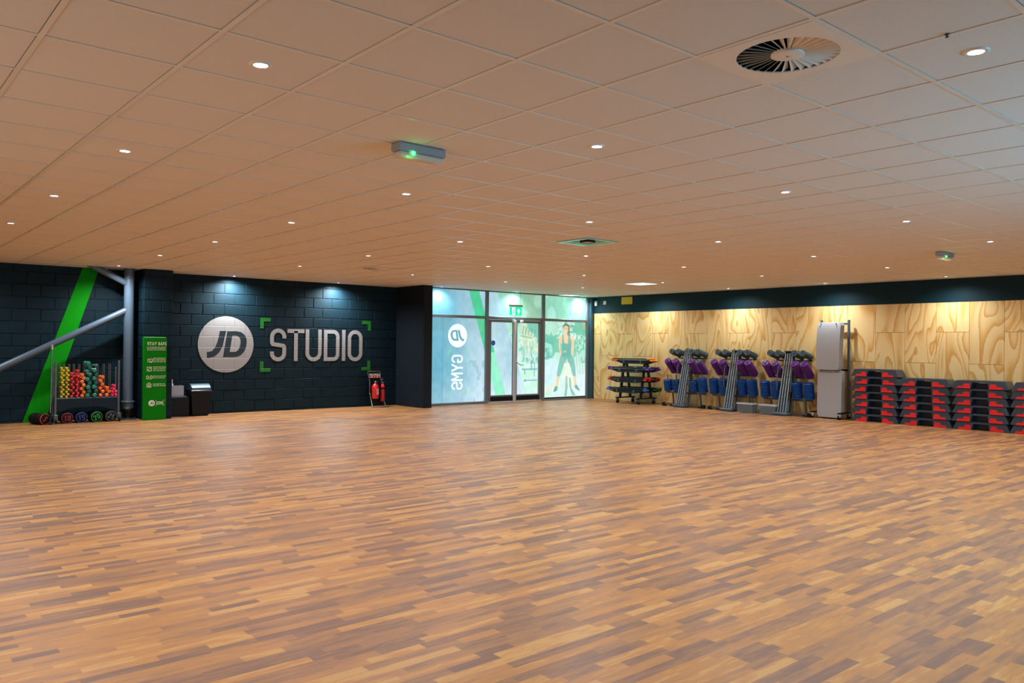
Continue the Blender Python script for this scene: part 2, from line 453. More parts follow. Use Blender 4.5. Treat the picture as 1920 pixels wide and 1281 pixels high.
J_POLY = [(6.341,1.725),(6.31,1.60),(6.27,1.41),(6.20,1.28),(6.10,1.19),(6.0,1.165),(5.943,1.163),(5.942,1.285),(5.99,1.287),(6.05,1.305),(6.11,1.38),(6.15,1.47),(6.18,1.58),(6.206,1.723)]
D_POLY = [(6.363,1.72),(6.56,1.725),(6.66,1.705),(6.73,1.655),(6.775,1.58),(6.785,1.50),(6.77,1.39),(6.725,1.29),(6.66,1.22),(6.58,1.185),(6.50,1.178),(6.28,1.178)]
D_HOLE = [(6.472,1.631),(6.56,1.632),(6.61,1.61),(6.645,1.56),(6.653,1.498),(6.635,1.39),(6.60,1.325),(6.55,1.29),(6.50,1.286),(6.417,1.286)]
def unit(P): return [((x-6.345)/0.59, (z-1.443)/0.59) for x, z in P]
JU, DU, DHU = unit(J_POLY), unit(D_POLY), unit(D_HOLE)
def circle(r, n=72): return [(r*math.cos(2*PI*i/n), r*math.sin(2*PI*i/n)) for i in range(n)]

# ------------------------------------------------------------------ room shell
struct(MB().add([(X0-.3,Y0-.3,0),(XR+.1,Y0-.3,0),(XR+.1,YL+.3,0),(X0-.3,YL+.3,0),(X0-.3,Y0-.3,-.1),(XR+.1,Y0-.3,-.1),(XR+.1,YL+.3,-.1),(X0-.3,YL+.3,-.1)],
       [(0,1,2,3),(4,7,6,5),(0,4,5,1),(1,5,6,2),(2,6,7,3),(3,7,4,0)]).build('floor', M['floor']))

ZT = HC + 0.0035            # tile face; the bars hang at HC
def grid_xy(j, i): return GX + T*j, GY + T*i
cells_open = {(3,-3), (10,6), (10,15)}          # (j, i): units that replace a tile
ceil = MB()
js = range(-8, 26); is_ = range(-12, 23)
for j in js:
    for i in is_:
        if (j, i) in cells_open: continue
        x, y = grid_xy(j, i)
        x1, y1 = min(x+T-.0155, XR+.1), min(y+T-.0155, YL+.1)
        x, y = x+.011, y+.011     # shadow gap along one edge of each bar
        if x1 <= x or y1 <= y: continue
        e = 0.0008*math.sin(j*12.9898+i*78.233)
        ceil.add([(x,y,ZT+e),(x1,y,ZT-e),(x1,y1,ZT+e),(x,y1,ZT-e)], [(0,3,2,1)])
ceil.box(X0-.3, XR+.3, Y0-.3, YL+.3, HC+.55, HC+.6)
c_ob = struct(ceil.build('ceiling', M['tile'], fix=False))
bars = MB()
for j in js:
    x = GX+T*j; bars.box(x-.012, x+.012, Y0-.3, YL+.1, HC, HC+.03)
for i in is_:
    y = GY+T*i; bars.box(X0-.3, XR+.1, y-.012, y+.012, HC+.0005, HC+.0295)
b_ob = bars.build('ceiling_grid', M['tbar'], c_ob, fix=False)

def block_wall(mb, origin, u, nrm, length, height, z_off=0.03, phase=0.0, seed=1):
    """painted concrete blocks with raked joints on the plane through origin; u runs along, nrm faces the room"""
    rnd = random.Random(seed)
    o, u, nv = Vector(origin), Vector(u), Vector(nrm)
    BW, BH, g = 0.45, 0.225, 0.003
    k0 = -1
    for k in range(k0, int(height/BH)+1):
        za, zb = max(0, z_off+k*BH), min(height, z_off+(k+1)*BH)
        if zb-za < 0.02: continue
        start = -BW*1.5 + (0.225 if k % 2 else 0) - (phase % BW)
        a = start
        while a < length:
            ua, ub = max(0,a), min(length,a+BW); a += BW
            if ub-ua < 0.02: continue
            jit = rnd.uniform(-.0022,.0022); t1 = rnd.uniform(-.0012,.0012)
            c = 0.008
            P = []
            for (p, q, dd) in ((ua+g,za+g,-.010),(ub-g,za+g,-.010),(ub-g,zb-g,-.010),(ua+g,zb-g,-.010),(ua+g+c,za+g+c,jit),(ub-g-c,za+g+c,jit+t1),(ub-g-c,zb-g-c,jit+t1),(ua+g+c,zb-g-c,jit)):
                P.append(o + u*p + Vector((0,0,q)) + nv*dd)
            mb.add(P, [(4,5,6,7),(0,1,5,4),(1,2,6,5),(2,3,7,6),(3,0,4,7)])
    e = o + nv*(-.009)
    mb.add([e, e+u*length, e+u*length+Vector((0,0,height)), e+Vector((0,0,height))], [(0,1,2,3)])
    b = o + nv*(-.15)
    mb.add([b, b+u*length, b+u*length+Vector((0,0,height)), b+Vector((0,0,height))], [(3,2,1,0)])

PX0, PX1, PY = 10.52, 10.76, 15.55          # end pier beside the glass
LP0, LP1, LPY = 4.53, 5.06, 16.12           # pier behind the green totem
w = MB(); block_wall(w, (X0,YL,0), (1,0,0), (0,-1,0), PX1-X0, HC+.02, phase=X0, seed=3)
wall_left = struct(w.build('wall_left', M['block'], fix=False))
w = MB()
block_wall(w, (PX0,YL,0), (0,-1,0), (-1,0,0), YL-PY, HC+.02, phase=.1, seed=5)
w.box(PX0+.0005, PX1, PY, YL+.1, 0, HC+.02)
struct(w.build('wall_pier_right', M['pier'], fix=False))
w = MB()
block_wall(w, (LP0,YL,0), (0,-1,0), (-1,0,0), YL-LPY, HC+.02, phase=.2, seed=8)
block_wall(w, (LP0,LPY,0), (1,0,0), (0,-1,0), LP1-LP0, HC+.02, phase=.12, seed=9)
w.box(LP0+.0105, LP1, LPY+.0105, YL, 0, HC+.02)
struct(w.build('wall_pier_left', M['block'], fix=False))

# plywood wall
w = MB(); w.box(XR, XR+.2, Y0-.3, YL+.3, 0, HC+.3)
wall_right = struct(w.build('wall_right', M['band']))
rnd = random.Random(11)
pv = []; pf = []; pc = []
ply_top = 2.41
y = 15.61 + 0.6; k = 0
edges = [15.86] + [15.61-0.6*q for q in range(0, 32)]
for q in range(len(edges)-1):
    ya, yb = edges[q], edges[q+1]
    if yb < Y0: yb = Y0
    zs = [0.0,0.615,1.83,ply_top] if q % 2 == 0 else [0.0,1.22,ply_top]
    for a, b in zip(zs[:-1], zs[1:]):
        o = len(pv); g = .0013; x = XR-.018; c = .002
        r0, r1 = rnd.random(), rnd.random()
        pv += [(x,ya-g-c,a+g+c),(x,yb+g+c,a+g+c),(x,yb+g+c,b-g-c),(x,ya-g-c,b-g-c),(XR,ya-g,a+g),(XR,yb+g,a+g),(XR,yb+g,b-g),(XR,ya-g,b-g)]
        pf += [tuple(i+o for i in f) for f in ((0,3,2,1),(0,1,5,4),(1,2,6,5),(2,3,7,6),(3,0,4,7))]
        pc += [(r0,r1,0,1)]*5
    if yb <= Y0: break
me = bpy.data.meshes.new('plywood_cladding'); me.from_pydata(pv, [], pf); me.materials.append(M['ply'])
ca = me.color_attributes.new('panel_random', 'FLOAT_COLOR', 'CORNER')
ca.data.foreach_set('color', [c for p, col in zip(me.polygons, pc) for _ in p.loop_indices for c in col])
me.update()
ply = bpy.data.objects.new('plywood_cladding', me); COL.objects.link(ply); ply.parent = wall_right

# the two walls behind and beside the viewpoint, each with a daylight window opening
def window_wall(name, axis, at, lo, hi, wa, wb, za, zb, wn):
    mb = MB(); fr = MB()
    def bx(m, a, b, z0, z1, t0=-.2, t1=0.0):
        if axis == 'y': m.box(a, b, at+t0, at+t1, z0, z1)
        else: m.box(at+t0, at+t1, a, b, z0, z1)
    bx(mb, lo, wa, 0, HC+.3); bx(mb, wb, hi, 0, HC+.3); bx(mb, wa, wb, 0, za); bx(mb, wa, wb, zb, HC+.3)
    struct(mb.build(name, M['pier']))
    n = max(2, int((wb-wa)/1.5))
    for k in range(n+1):
        c = wa+(wb-wa)*k/n; bx(fr, c-.03, c+.03, za, zb, -.12, -.06)
    bx(fr, wa, wb, za, za+.06, -.12, -.06); bx(fr, wa, wb, zb-.06, zb, -.12, -.06)
    f = struct(bpy.data.objects.new(wn, None)); COL.objects.link(f)
    fr.build('window_frame', M['alu'], f)
window_wall('wall_front', 'y', Y0, X0-.2, XR+.2, 5.2, 8.6, .10, 2.75, 'window_6')
window_wall('wall_side', 'x', X0, Y0, YL+.15, 1.5, 7.5, .25, 2.6, 'window_7')

# skirting at the foot of the block wall
# ------------------------------------------------------------------ painted stripe, monogram and lettering on the block wall
def on_wall(u, v, d): return (u, YL-0.0035-d, v)
mb = MB(); mb.prism([(3.607,HC-.002),(3.835,HC-.002),(3.867,2.78),(3.05,0.12),(3.0,0.005),(2.66,0.005)], on_wall, 0, .003)
tag(mb.build('painted_stripe', M['greenpaint']), 'wide slanting green stripe painted floor to ceiling on the black block wall', 'wall stripe')
th = thing('painted_monogram', 'big pale disc with a dark two-letter monogram painted on the black block wall', 'wall logo', (6.345,YL,1.443))
def loc_wall(u, v, d): return (u, -0.004-d, v)
MB().prism(circle(.59), loc_wall, 0, .002).build('disc', M['white_on_block'], th)
mb = MB(); S = .59
mb.prism([(u*S,v*S) for u,v in JU], loc_wall, .002, .0035)
mb.build('letter', M['dark_on_block'], th)
mb = MB(); mb.prism([(u*S,v*S) for u,v in DU], loc_wall, .002, .0035, holes=[[(u*S,v*S) for u,v in DHU]])
mb.build('letter', M['dark_on_block'], th)
th = thing('painted_lettering', 'pale word STUDIO between four green corner marks painted on the black block wall', 'wall lettering', (7.08,YL,0))
for ch, x0, x1, z0, z1 in (('S',7.306,7.678,1.082,1.800),('T',7.705,8.110,1.084,1.797),('U',8.139,8.534,1.078,1.798),('D',8.588,8.983,1.082,1.796),('I',9.050,9.135,1.083,1.801),('O',9.197,9.585,1.074,1.800)):
    mb = MB()
    for path, cl in glyph(ch, x1-x0, z1-z0, .088):
        stroke(mb, [(p[0]+x0-7.08, p[1]+z0) for p in path], .088, loc_wall, 0, .002, cl)
    mb.build('letter', M['white_on_block'], th)
for (x, z, sx, sz) in ((7.08,2.026,1,-1),(9.808,2.028,-1,-1),(7.083,.856,1,1),(9.802,.856,-1,1)):
    L_ = [(0,0),(.238,0),(.238,.078),(.08,.078),(.08,.23),(0,.23)]
    mb = MB(); mb.prism([(x-7.08+sx*a, z+sz*b) for a, b in L_], loc_wall, 0, .002)
    mb.build('corner_mark', M['green_on_block'], th)

# ------------------------------------------------------------------ glazed wall
def clip01(a): return np.clip(a, 0, 1)
def sstep(a, e0, e1): 
    t = np.clip((a-e0)/(e1-e0+1e-9), 0, 1); return t*t*(3-2*t)
rs_np = np.random.RandomState(5)
def vnoise(x, z, sx, sz, seed):
    r = np.random.RandomState(seed); G = r.rand(64,64)
    u = x*sx+1000; v = z*sz+1000
    i = np.floor(u).astype(int); j = np.floor(v).astype(int); fu = u-i; fv = v-j
    fu = fu*fu*(3-2*fu); fv = fv*fv*(3-2*fv)
    g = lambda a, b: G[a % 64, b % 64]
    return (g(i,j)*(1-fu)+g(i+1,j)*fu)*(1-fv) + (g(i,j+1)*(1-fu)+g(i+1,j+1)*fu)*fv
def in_poly(x, z, P):
    ins = np.zeros(x.shape, bool); n = len(P)
    for k in range(n):
        (xa,za),(xb,zb) = P[k], P[(k+1) % n]
        c = ((za > z) != (zb > z)) & (x < (xb-xa)*(z-za)/(zb-za+1e-12)+xa)
        ins ^= c
    return ins
def printed(x, z):
    """the window film's print over the whole glazed wall, as linear colour at (x, z)"""
    n1 = vnoise(x, z, 1.1, .9, 1); n2 = vnoise(x, z, 4.0, 3.0, 2); n3 = vnoise(x, z, 11, 8, 3); n4 = vnoise(x, z, 26, 16, 4)
    c = np.zeros(x.shape+(3,))
    def put(mask, col, a=1.0):
        w_ = (mask*a)[...,None] if not isinstance(a, float) else (mask.astype(float)*a)[...,None]
        c[:] = c*(1-w_)+np.array(col)*w_
    # blue-grey concrete ground, paler towards the doors
    base = np.array((.17,.46,.60)); pale = np.array((.60,.80,.92))
    t = clip01(sstep(x, 11.0, 13.0)*.75 + (n1-.5)*.45 + (n2-.5)*.18 - .06)
    t = clip01(t + sstep(z, .9, .1)*.28)  # brighter backlight near the floor put into the print colour
    c[:] = base*(1-t[...,None]) + pale*t[...,None]
    put((x < 11.38) & (z < 2.16), (.12,.42,.58), .35)
    put((np.abs(x-11.385) < .008) & (z < 2.16), (.09,.30,.40), .7)
    put((x > 12.2) & (x < 12.7) & (n2+n3*.5 > .98) & (z < 1.1), (.22,.45,.55), .5)
    # gym photograph on the right
    bnd = 14.1-.385*(z-.2)
    ph = x > bnd
    put(ph, (.62,.90,.86))
    up = sstep(z, .95, 1.5)
    put(ph, (.20,.72,.52), up*(.35+.5*n1))
    put(ph & (n2+n3*.6 > .92) & (z > 1.0), (.04,.46,.32), .7)
    put(ph & (z > 1.3) & (x > 13.9) & (x < 14.6) & (n2 < .55), (.66,.80,.50), .75)
    put(ph & (z > 2.15) & (x < 14.7), (.20,.55,.42), .55)
    put(ph & (z > 2.15) & (n2 > .62), (.30,.46,.26), .45)
    put(ph & (z > 2.16) & (x > 14.7), (.30,.80,.66), .45)
    put(ph & (z < 1.05) & (x < 14.95) & (np.sin((z-.28*x)*17) > .15), (.50,.95,.70), .75)
    put(in_poly(x, z, [(14.75,.45),(15.1,.5),(15.35,1.1),(15.0,1.15),(14.75,1.05)]), (.60,.86,.95), .9)
    put(in_poly(x, z, [(14.75,.32),(15.15,.42),(15.3,.75),(15.36,.75),(15.2,.3),(14.75,.18)]), (.95,.86,.68), .55)
    put(in_poly(x, z, [(15.2,1.15),(15.5,1.15),(15.5,.7),(15.35,.7)]), (.48,.92,.62), .8)
    put((x > 15.9) & (z < .8) & (x < 16.4), (.72,.90,.96), .75)
    put((x > 15.85) & (z > .7) & (z < 1.35) & (np.sin(x*60+z*9) > .1) & (x < 16.4), (.32,.66,.58), .55)
    put((x > 14.8) & (x < 15.1) & (z > 1.15) & (z < 1.7) & (n3 > .45), (.05,.50,.42), .55)
    put((x > 15.75) & (z > 1.35) & (z < 1.8) & (n4 > .55), (.95,.93,.95), .5)
    # racks and benches in the photograph
    dk = (.05,.36,.34)
    for k in range(5):
        put(in_poly(x, z, [(13.98+.1*k,2.0-.02*k),(14.03+.1*k,2.0-.02*k),(13.99+.1*k,1.78-.02*k),(13.94+.1*k,1.78-.02*k)]), dk, .6)
        put(in_poly(x, z, [(13.85+.11*k,1.62),(13.90+.11*k,1.62),(13.95+.11*k,1.28),(13.90+.11*k,1.28)]), (.16,.62,.52), .6)
    put(in_poly(x, z, [(13.90,1.76),(14.30,1.70),(14.30,1.66),(13.90,1.72)]), dk, .6)
    for r_ in ((13.95,14.5,.83,.87),(14.27,14.31,.83,1.45),(14.38,14.415,.66,1.02),(14.03,14.07,.72,.83),(14.02,14.5,.54,.57),(14.02,14.1,.52,.58)):
        put((x > r_[0]) & (x < r_[1]) & (z > r_[2]) & (z < r_[3]), (.13,.42,.42), .85)
    put(ph & (x < 14.6) & (z > 1.0) & (z < 1.7) & (n4 > .62), (.75,.86,.92), .6)
    # pale poster blocks in the background
    for r_ in ((15.25,15.5,2.05,2.14),(15.6,15.9,2.06,2.14),(15.3,15.42,1.9,2.0),(15.62,15.85,1.9,2.0),(15.22,15.42,1.68,1.85),(15.65,15.95,1.68,1.84)):
        put((x > r_[0]) & (x < r_[1]) & (z > r_[2]) & (z < r_[3]) & (n4 > .25), (.75,.96,.95), .65)
    put((x > 16.2) & (z > 1.95) & (z < 2.16), (.45,.55,.30), .6)
    # green bands
    e = 12.16+.345*(2.86-z)
    put((x > e) & (x < e+.325) & (z > 1.3), (.06,.60,.30), .95)
    put((x > e-.02) & (x < e+.32) & (z <= 1.3), (.27,.86,.58), .95)
    put((x > 13.50) & (x < 13.62) & (z > 1.93) & (x > 13.62-.36*(z-1.93)), (.25,.80,.50), .9)
    # person swinging ropes
    sk, hair, top_, leg = (.82,.60,.38), (.10,.17,.07), (.10,.40,.38), (.12,.48,.46)
    X = lambda p: 14.73+(p-130)*(16.35-14.73)/(745-130)
    Z = lambda q: 2.15-(q-90)*(2.15-.05)/(1165-90)
    pp = lambda P: [(X(a),Z(b)) for a, b in P]
    put(in_poly(x, z, pp([(425,130),(470,122),(495,150),(500,240),(520,330),(490,320),(420,190)])), hair, .75)
    put(in_poly(x, z, pp([(404,200),(402,140),(425,118),(465,116),(492,140),(494,210),(478,215),(470,150),(440,140),(415,160)])), hair, .8)
    put(in_poly(x, z, pp([(412,150),(430,130),(460,130),(478,160),(478,215),(460,250),(425,248),(412,215)])), sk, .95)
    put(in_poly(x, z, pp([(404,165),(408,138),(430,124),(462,124),(482,140),(484,170),(474,152),(440,146),(414,158)])), hair, .85)
    put(in_poly(x, z, pp([(420,178),(436,176),(436,184),(420,186)])) | in_poly(x, z, pp([(450,176),(466,178),(466,186),(450,184)])), (.30,.24,.14), .7)
    put(in_poly(x, z, pp([(428,218),(460,218),(452,232),(436,232)])), (.95,.93,.88), .8)
    put(in_poly(x, z, pp([(425,240),(465,240),(470,285),(500,300),(540,285),(568,330),(565,460),(545,640),(540,720),(510,730),(498,680),(520,560),(530,400),(360,400),(385,560),(425,660),(415,715),(385,700),(360,560),(340,430),(340,330),(370,285),(420,280)])), sk, .9)
    put(in_poly(x, z, pp([(395,250),(410,290),(425,390),(475,405),(480,290),(500,300),(530,360),(520,520),(540,590),(370,590),(400,520),(388,380)])), top_, .85)
    put(in_poly(x, z, pp([(405,505),(455,498),(455,525),(408,530)])), (.55,.62,.30), .7)
    put(in_poly(x, z, pp([(370,570),(540,570),(570,640),(600,865),(555,865),(500,680),(462,600),(420,680),(365,865),(315,860),(340,700)])), leg, .85)
    put(in_poly(x, z, pp([(318,862),(362,866),(335,1005),(298,1000)])), sk, .85)
    put(in_poly(x, z, pp([(558,866),(600,866),(612,990),(580,1000)])), sk, .85)
    put(in_poly(x, z, pp([(295,1000),(335,1005),(325,1060),(275,1085),(272,1060)])), (.08,.34,.36), .9)
    put(in_poly(x, z, pp([(580,1000),(612,990),(655,1060),(650,1080),(590,1040)])), (.08,.34,.36), .9)
    put(in_poly(x, z, pp([(462,605),(555,860),(585,1060),(440,1000),(400,860),(415,750)])), (.93,.90,.72), .45)
    put(in_poly(x, z, pp([(450,860),(470,860),(478,1000),(465,1145),(430,1145),(445,1000)])), (.16,.44,.42), .8)
    put(in_poly(x, z, pp([(495,885),(518,885),(535,1040),(600,1140),(545,1140),(505,1020)])), (.16,.44,.42), .8)
    put(x > 12.7, (.93,.99,.97), (.04*sstep(x, 12.7, 13.6)))
    c *= (.93+.14*n3)[...,None]
    return np.clip(c, 0, 1)
PRINT = print_material('printed_window_film', .64)
def pane(name, x0, x1, z0, z1, parent, y=YG, step=.009):
    nx, nz = int((x1-x0)/step)+2, int((z1-z0)/step)+2
    xs, zs = np.linspace(x0,x1,nx), np.linspace(z0,z1,nz)
    XX, ZZ = np.meshgrid(xs, zs)
    V = np.stack([XX.ravel(), np.full(XX.size, y), ZZ.ravel()],1)
    col = sum(printed(XX+dx, ZZ+dz) for dx, dz in ((-.006,-.002),(.002,-.006),(.006,.002),(-.002,.006))).reshape(-1,3)/4
    ii = (np.arange(nz-1)[:,None]*nx+np.arange(nx-1)[None,:]).ravel()
    F = np.stack([ii,ii+1,ii+nx+1,ii+nx],1)
    n = len(V)
    # back sheet and edges give the pane its thickness
    Vb = np.array([(x0,y+.012,z0),(x1,y+.012,z0),(x1,y+.012,z1),(x0,y+.012,z1)])
    faces = F.tolist() + [(n+3,n+2,n+1,n), (0,n,n+1,nx-1), (nx-1,n+1,n+2,nz*nx-1), (nz*nx-1,n+2,n+3,(nz-1)*nx), ((nz-1)*nx,n+3,n,0)]
    me = bpy.data.meshes.new(name)
    me.from_pydata(np.vstack([V,Vb]).tolist(), [], faces)
    me.materials.append(PRINT)
    at = me.color_attributes.new('print','FLOAT_COLOR','POINT')
    cc = np.vstack([col, np.full((4,3),.4)]); cc = np.hstack([cc, np.ones((len(cc),1))])
    at.data.foreach_set('color', cc.ravel())
    me.update()
    o = bpy.data.objects.new(name, me); COL.objects.link(o); o.parent = parent
    return o
def group_struct(name):
    o = bpy.data.objects.new(name, None); COL.objects.link(o); return struct(o)
fy0, fy1 = YG-.055, YG+.055
# outer frame: mullions, transom, sill, head
fr = MB()
for a, b in ((12.685,12.775),(14.635,14.725),(16.335,16.43)): fr.cbox(a, b, fy0, fy1, 0, HC, .006)
fr.cbox(PX1, 12.685, fy0, fy1, 2.15, 2.22, .006); fr.cbox(12.775, 14.635, fy0, fy1, 2.15, 2.22, .006); fr.cbox(14.725, 16.335, fy0, fy1, 2.15, 2.22, .006)
fr.cbox(PX1, 12.685, fy0, fy1, 0, .06, .006); fr.cbox(14.725, 16.335, fy0, fy1, 0, .04, .006)
fr.cbox(PX1, 16.335, fy0, fy1, HC-.025, HC-.001, .004)
struct(fr.build('trim_1', M['alu']))
struct(MB().cbox(16.43, XR-.002, YG-.12, YG+.12, 0, HC, .008).build('trim_2', M['teal']))
w1 = group_struct('window_1'); pane('printed_pane', PX1, 12.69, .055, 2.16, w1)
w2 = group_struct('window_2'); pane('printed_pane', 14.72, 16.34, .075, 2.16, w2)
MB().box(14.725, 16.335, YG-.02, YG+.02, .04, .075).build('bottom_gasket', M['black'], w2)
w3 = group_struct('window_3'); pane('printed_pane', PX1, 12.69, 2.21, HC-.02, w3)
w4 = group_struct('window_4'); pane('printed_pane', 12.77, 14.64, 2.21, HC-.02, w4)
w5 = group_struct('window_5'); pane('printed_pane', 14.72, 16.34, 2.21, HC-.02, w5)
# monogram and lettering on the left pane, seen from the back: mirrored
FILM_W = film_solid('white_film', (.78,.93,.98), .72); FILM_T = film_solid('teal_film', (.14,.40,.50), .6); FILM_G = film_solid('green_film', (.25,.75,.42), .55)
def on_pane(cx, cz, s, sx=-1): return lambda u, v, d: (cx+sx*u*s, YG-.001-d, cz+v*s)
lg = MB().prism(circle(1), on_pane(11.83,1.71,.29), 0, .002).build('logo', FILM_W, w1)
mb = MB(); mb.prism(JU, on_pane(11.83,1.71,.29), .002, .003); mb.prism(DU, on_pane(11.83,1.71,.29), .002, .003, holes=[DHU])
mb.build('logo_letters', FILM_T, lg)
mb = MB(); gx = 0.0
for ch, wd in (('G',.2),('Y',.21),('M',.21),('S',.2)):
    for path, cl in glyph(ch, wd, .345, .045):
        stroke(mb, [(p[0]+gx, p[1]) for p in path], .045, lambda u, v, d: (12.0-v, YG-.001-d, 1.235-u), 0, .002, cl)
    gx += wd+.015
mb.build('lettering', FILM_W, w1)
for (x, z, sx, sz) in ((11.55,1.33,1,-1),(12.11,1.33,-1,-1),(11.55,.25,1,1),(12.11,.25,-1,1)):
    mb = MB(); mb.prism([(x+sx*a, z+sz*b) for a, b in ((0,0),(.10,0),(.10,.025),(.025,.025),(.025,.10),(0,.10))], lambda u, v, d: (u, YG-.001-d, v), 0, .002)
    mb.build('corner_mark', FILM_G, w1)
# double doors
def door_leaf(name, xa, xb, ga, gb, hinge):
    d = group_struct(name)
    y0, y1 = YG-.045, YG+.02
    f = MB()
    f.cbox(xa, ga, y0, y1, .03, 2.135, .005); f.cbox(gb, xb, y0, y1, .03, 2.135, .005)
    f.cbox(ga, gb, y0, y1, 2.075, 2.135, .005); f.cbox(ga, gb, y0, y1, .155, .195, .005)
    f.build('leaf_frame', M['alu'], d)
    pane('printed_pane', ga, gb, .19, 2.08, d)
    MB().cbox(ga-.02, gb+.02, y0-.006, y1, .045, .16, .003).build('kick_plate', M['black'], d)
    return d
door_1 = door_leaf('door_1', 12.785, 13.70, 12.87, 13.60, 0)
door_2 = door_leaf('door_2', 13.705, 14.625, 13.745, 14.52, 1)
MB().cbox(13.60, 13.70, YG-.062, YG-.045, .03, 2.13, .004).build('meeting_stile', M['alu_light'], door_1)
MB().cbox(12.775, 14.635, YG-.05, YG+.05, 0, .028, .004).build('threshold', M['alu_light'], door_1)
h = MB(); h.cbox(13.645, 13.70, YG-.078, YG-.060, .91, 1.14, .004); h.build('handle_plate', M['alu_light'], door_1)
h = MB(); h.tube([(13.672,YG-.075,1.03),(13.672,YG-.135,1.03),(13.69,YG-.145,1.015),(13.79,YG-.145,.97),(13.88,YG-.14,.965)], .011); h.build('handle', M['chrome'], door_1)
h = MB(); h.cbox(13.55, 13.63, YG-.10, YG-.045, 2.085, 2.15, .006); h.build('closer_block', M['white'], door_1)
h = MB(); h.cbox(13.83, 13.91, YG-.10, YG-.045, 2.085, 2.15, .006); h.build('closer_block', M['white'], door_2)
h = MB(); h.cbox(12.82, 12.90, YG-.06, YG-.045, 2.10, 2.125, .003); h.build('alarm_contact', M['num_pink'], door_1)
h = MB(); h.cbox(14.46, 14.53, YG-.06, YG-.045, 2.10, 2.125, .003); h.build('alarm_contact', M['num_pink'], door_2)
# blue notice sticker
st = thing('notice_sticker', 'small round blue notice sticker on the glass of the door', 'sticker', (12.965,YG-.003,1.54))
MB().prism(circle(.066,32), lambda u, v, d: (u,-d,v), 0, .002).build('disc', M['sticker'], st)
mb = MB()
for z, hw in ((.014,.035),(-.004,.04),(-.022,.028)): mb.box(-hw, hw, -.0032, -.002, z, z+.009)
mb.build('print', M['sticker_light'], st)

# hanging exit sign in front of the doors
ex = thing('exit_sign', 'hanging green emergency exit sign with white doorway and up arrow above the doors', 'exit sign', (13.03,15.2,2.22), rotz=0)
mb = MB(); mb.cbox(-.205,.205,-.035,.035,.225,.275,.006); mb.build('housing', M['alu_light'], ex)
MB().box(-.19,.19,-.008,.008,.015,.225).build('sign_panel', M['exit_green'], ex)
mb = MB()
f_ex = lambda u, v, d: (u, -.0085-d, v)
mb.prism([(-.125,.03),(-.03,.03),(-.03,.205),(-.125,.205)], f_ex, 0, .002, holes=[[(-.10,.055),(-.055,.055),(-.055,.185),(-.085,.185)]])
mb.prism([(.085,.185),(.14,.115),(.105,.115),(.105,.05),(.065,.05),(.065,.115),(.03,.115)], f_ex, 0, .002)
mb.build('pictogram', M['exit_white'], ex)
mb = MB(); mb.prism([(-.09,.06),(-.075,.10),(-.095,.13),(-.07,.15),(-.06,.175),(-.055,.15),(-.062,.11),(-.06,.06),(-.07,.09)], f_ex, .0005, .0018); mb.build('running_figure', M['exit_green'], ex)
for sx in (-.15,.15):
    MB().tube([(sx,0,.27),(sx*1.0,0,HC-2.22)], .003, 6).build('wire', M['steel'], ex)

# ------------------------------------------------------------------ ceiling fittings
lamp_proto = None
def downlight(x, y, label, group):
    global lamp_proto
    if lamp_proto is None:
        t = thing('downlight', label, 'downlight', (x,y,ZT), group=group)
        MB().lathe([(.034,-.001),(.036,-.006),(.052,-.007),(.056,-.004),(.057,.002)], 28).build('trim_ring', M['offwhite'], t)
        MB().lathe([(.0001,-.0015),(.020,-.0018),(.0335,-.001),(.034,.003)], 24).build('lens', M['lamp'], t)
        lamp_proto = t
        return t
    r = dup(lamp_proto, label, group); r.location = (x,y,ZT); return r
SPOT = dict(energy=82, col=(.86,.95,1.0), size=158, blend=1.0)
spot_data = {}
def spot(x, y, e=1.0, key='a', size=None, blend=None):
    if key not in spot_data:
        l = bpy.data.lights.new('downlight_beam', 'SPOT')
        l.energy = SPOT['energy']*e; l.color = SPOT['col']; l.spot_size = math.radians(size or SPOT['size']); l.spot_blend = SPOT['blend'] if blend is None else blend
        l.shadow_soft_size = .035
        spot_data[key] = l
    o = bpy.data.objects.new('downlight_beam', spot_data[key]); COL.objects.link(o)
    o.location = (x,y,ZT-.02)
    return o
vis = {0:(0,1,2,3), 1:(-1,0,1,2,3,4,5), 2:(0,1,2,3,4,5), 3:(0,1,2,3,4,5), 4:(0,1,2,3,4,5), 5:(1,2,3,4,5), 6:(1,2,3,4,5)}
for a in range(-1, 7):
    for b in range(-2, 6):
        x, y = GX+T*(.5+4*a), GY+T*(.5+4*b)
        if a in (2,3) and b == 5: y = 16.50
        if b < -1 or (a <= 0 and b < 0): continue
        if x < X0 or y < Y0: continue
        near_wall = b == 5 and a in (1,2,3)
        spot(x, y, (2.0 if a == 1 else 3.6) if near_wall else 1.0, ('v' if a == 1 else 'w') if near_wall else 'a')
        if a in vis and b in vis[a]:
            k = vis[a].index(b)
            label = 'glowing ceiling downlight, %s from the camera in the %s line from the left' % (ORD1[k].replace('first','nearest') if k else 'nearest', ORD1[a])
            downlight(x, y, label, 'downlights in the ceiling')

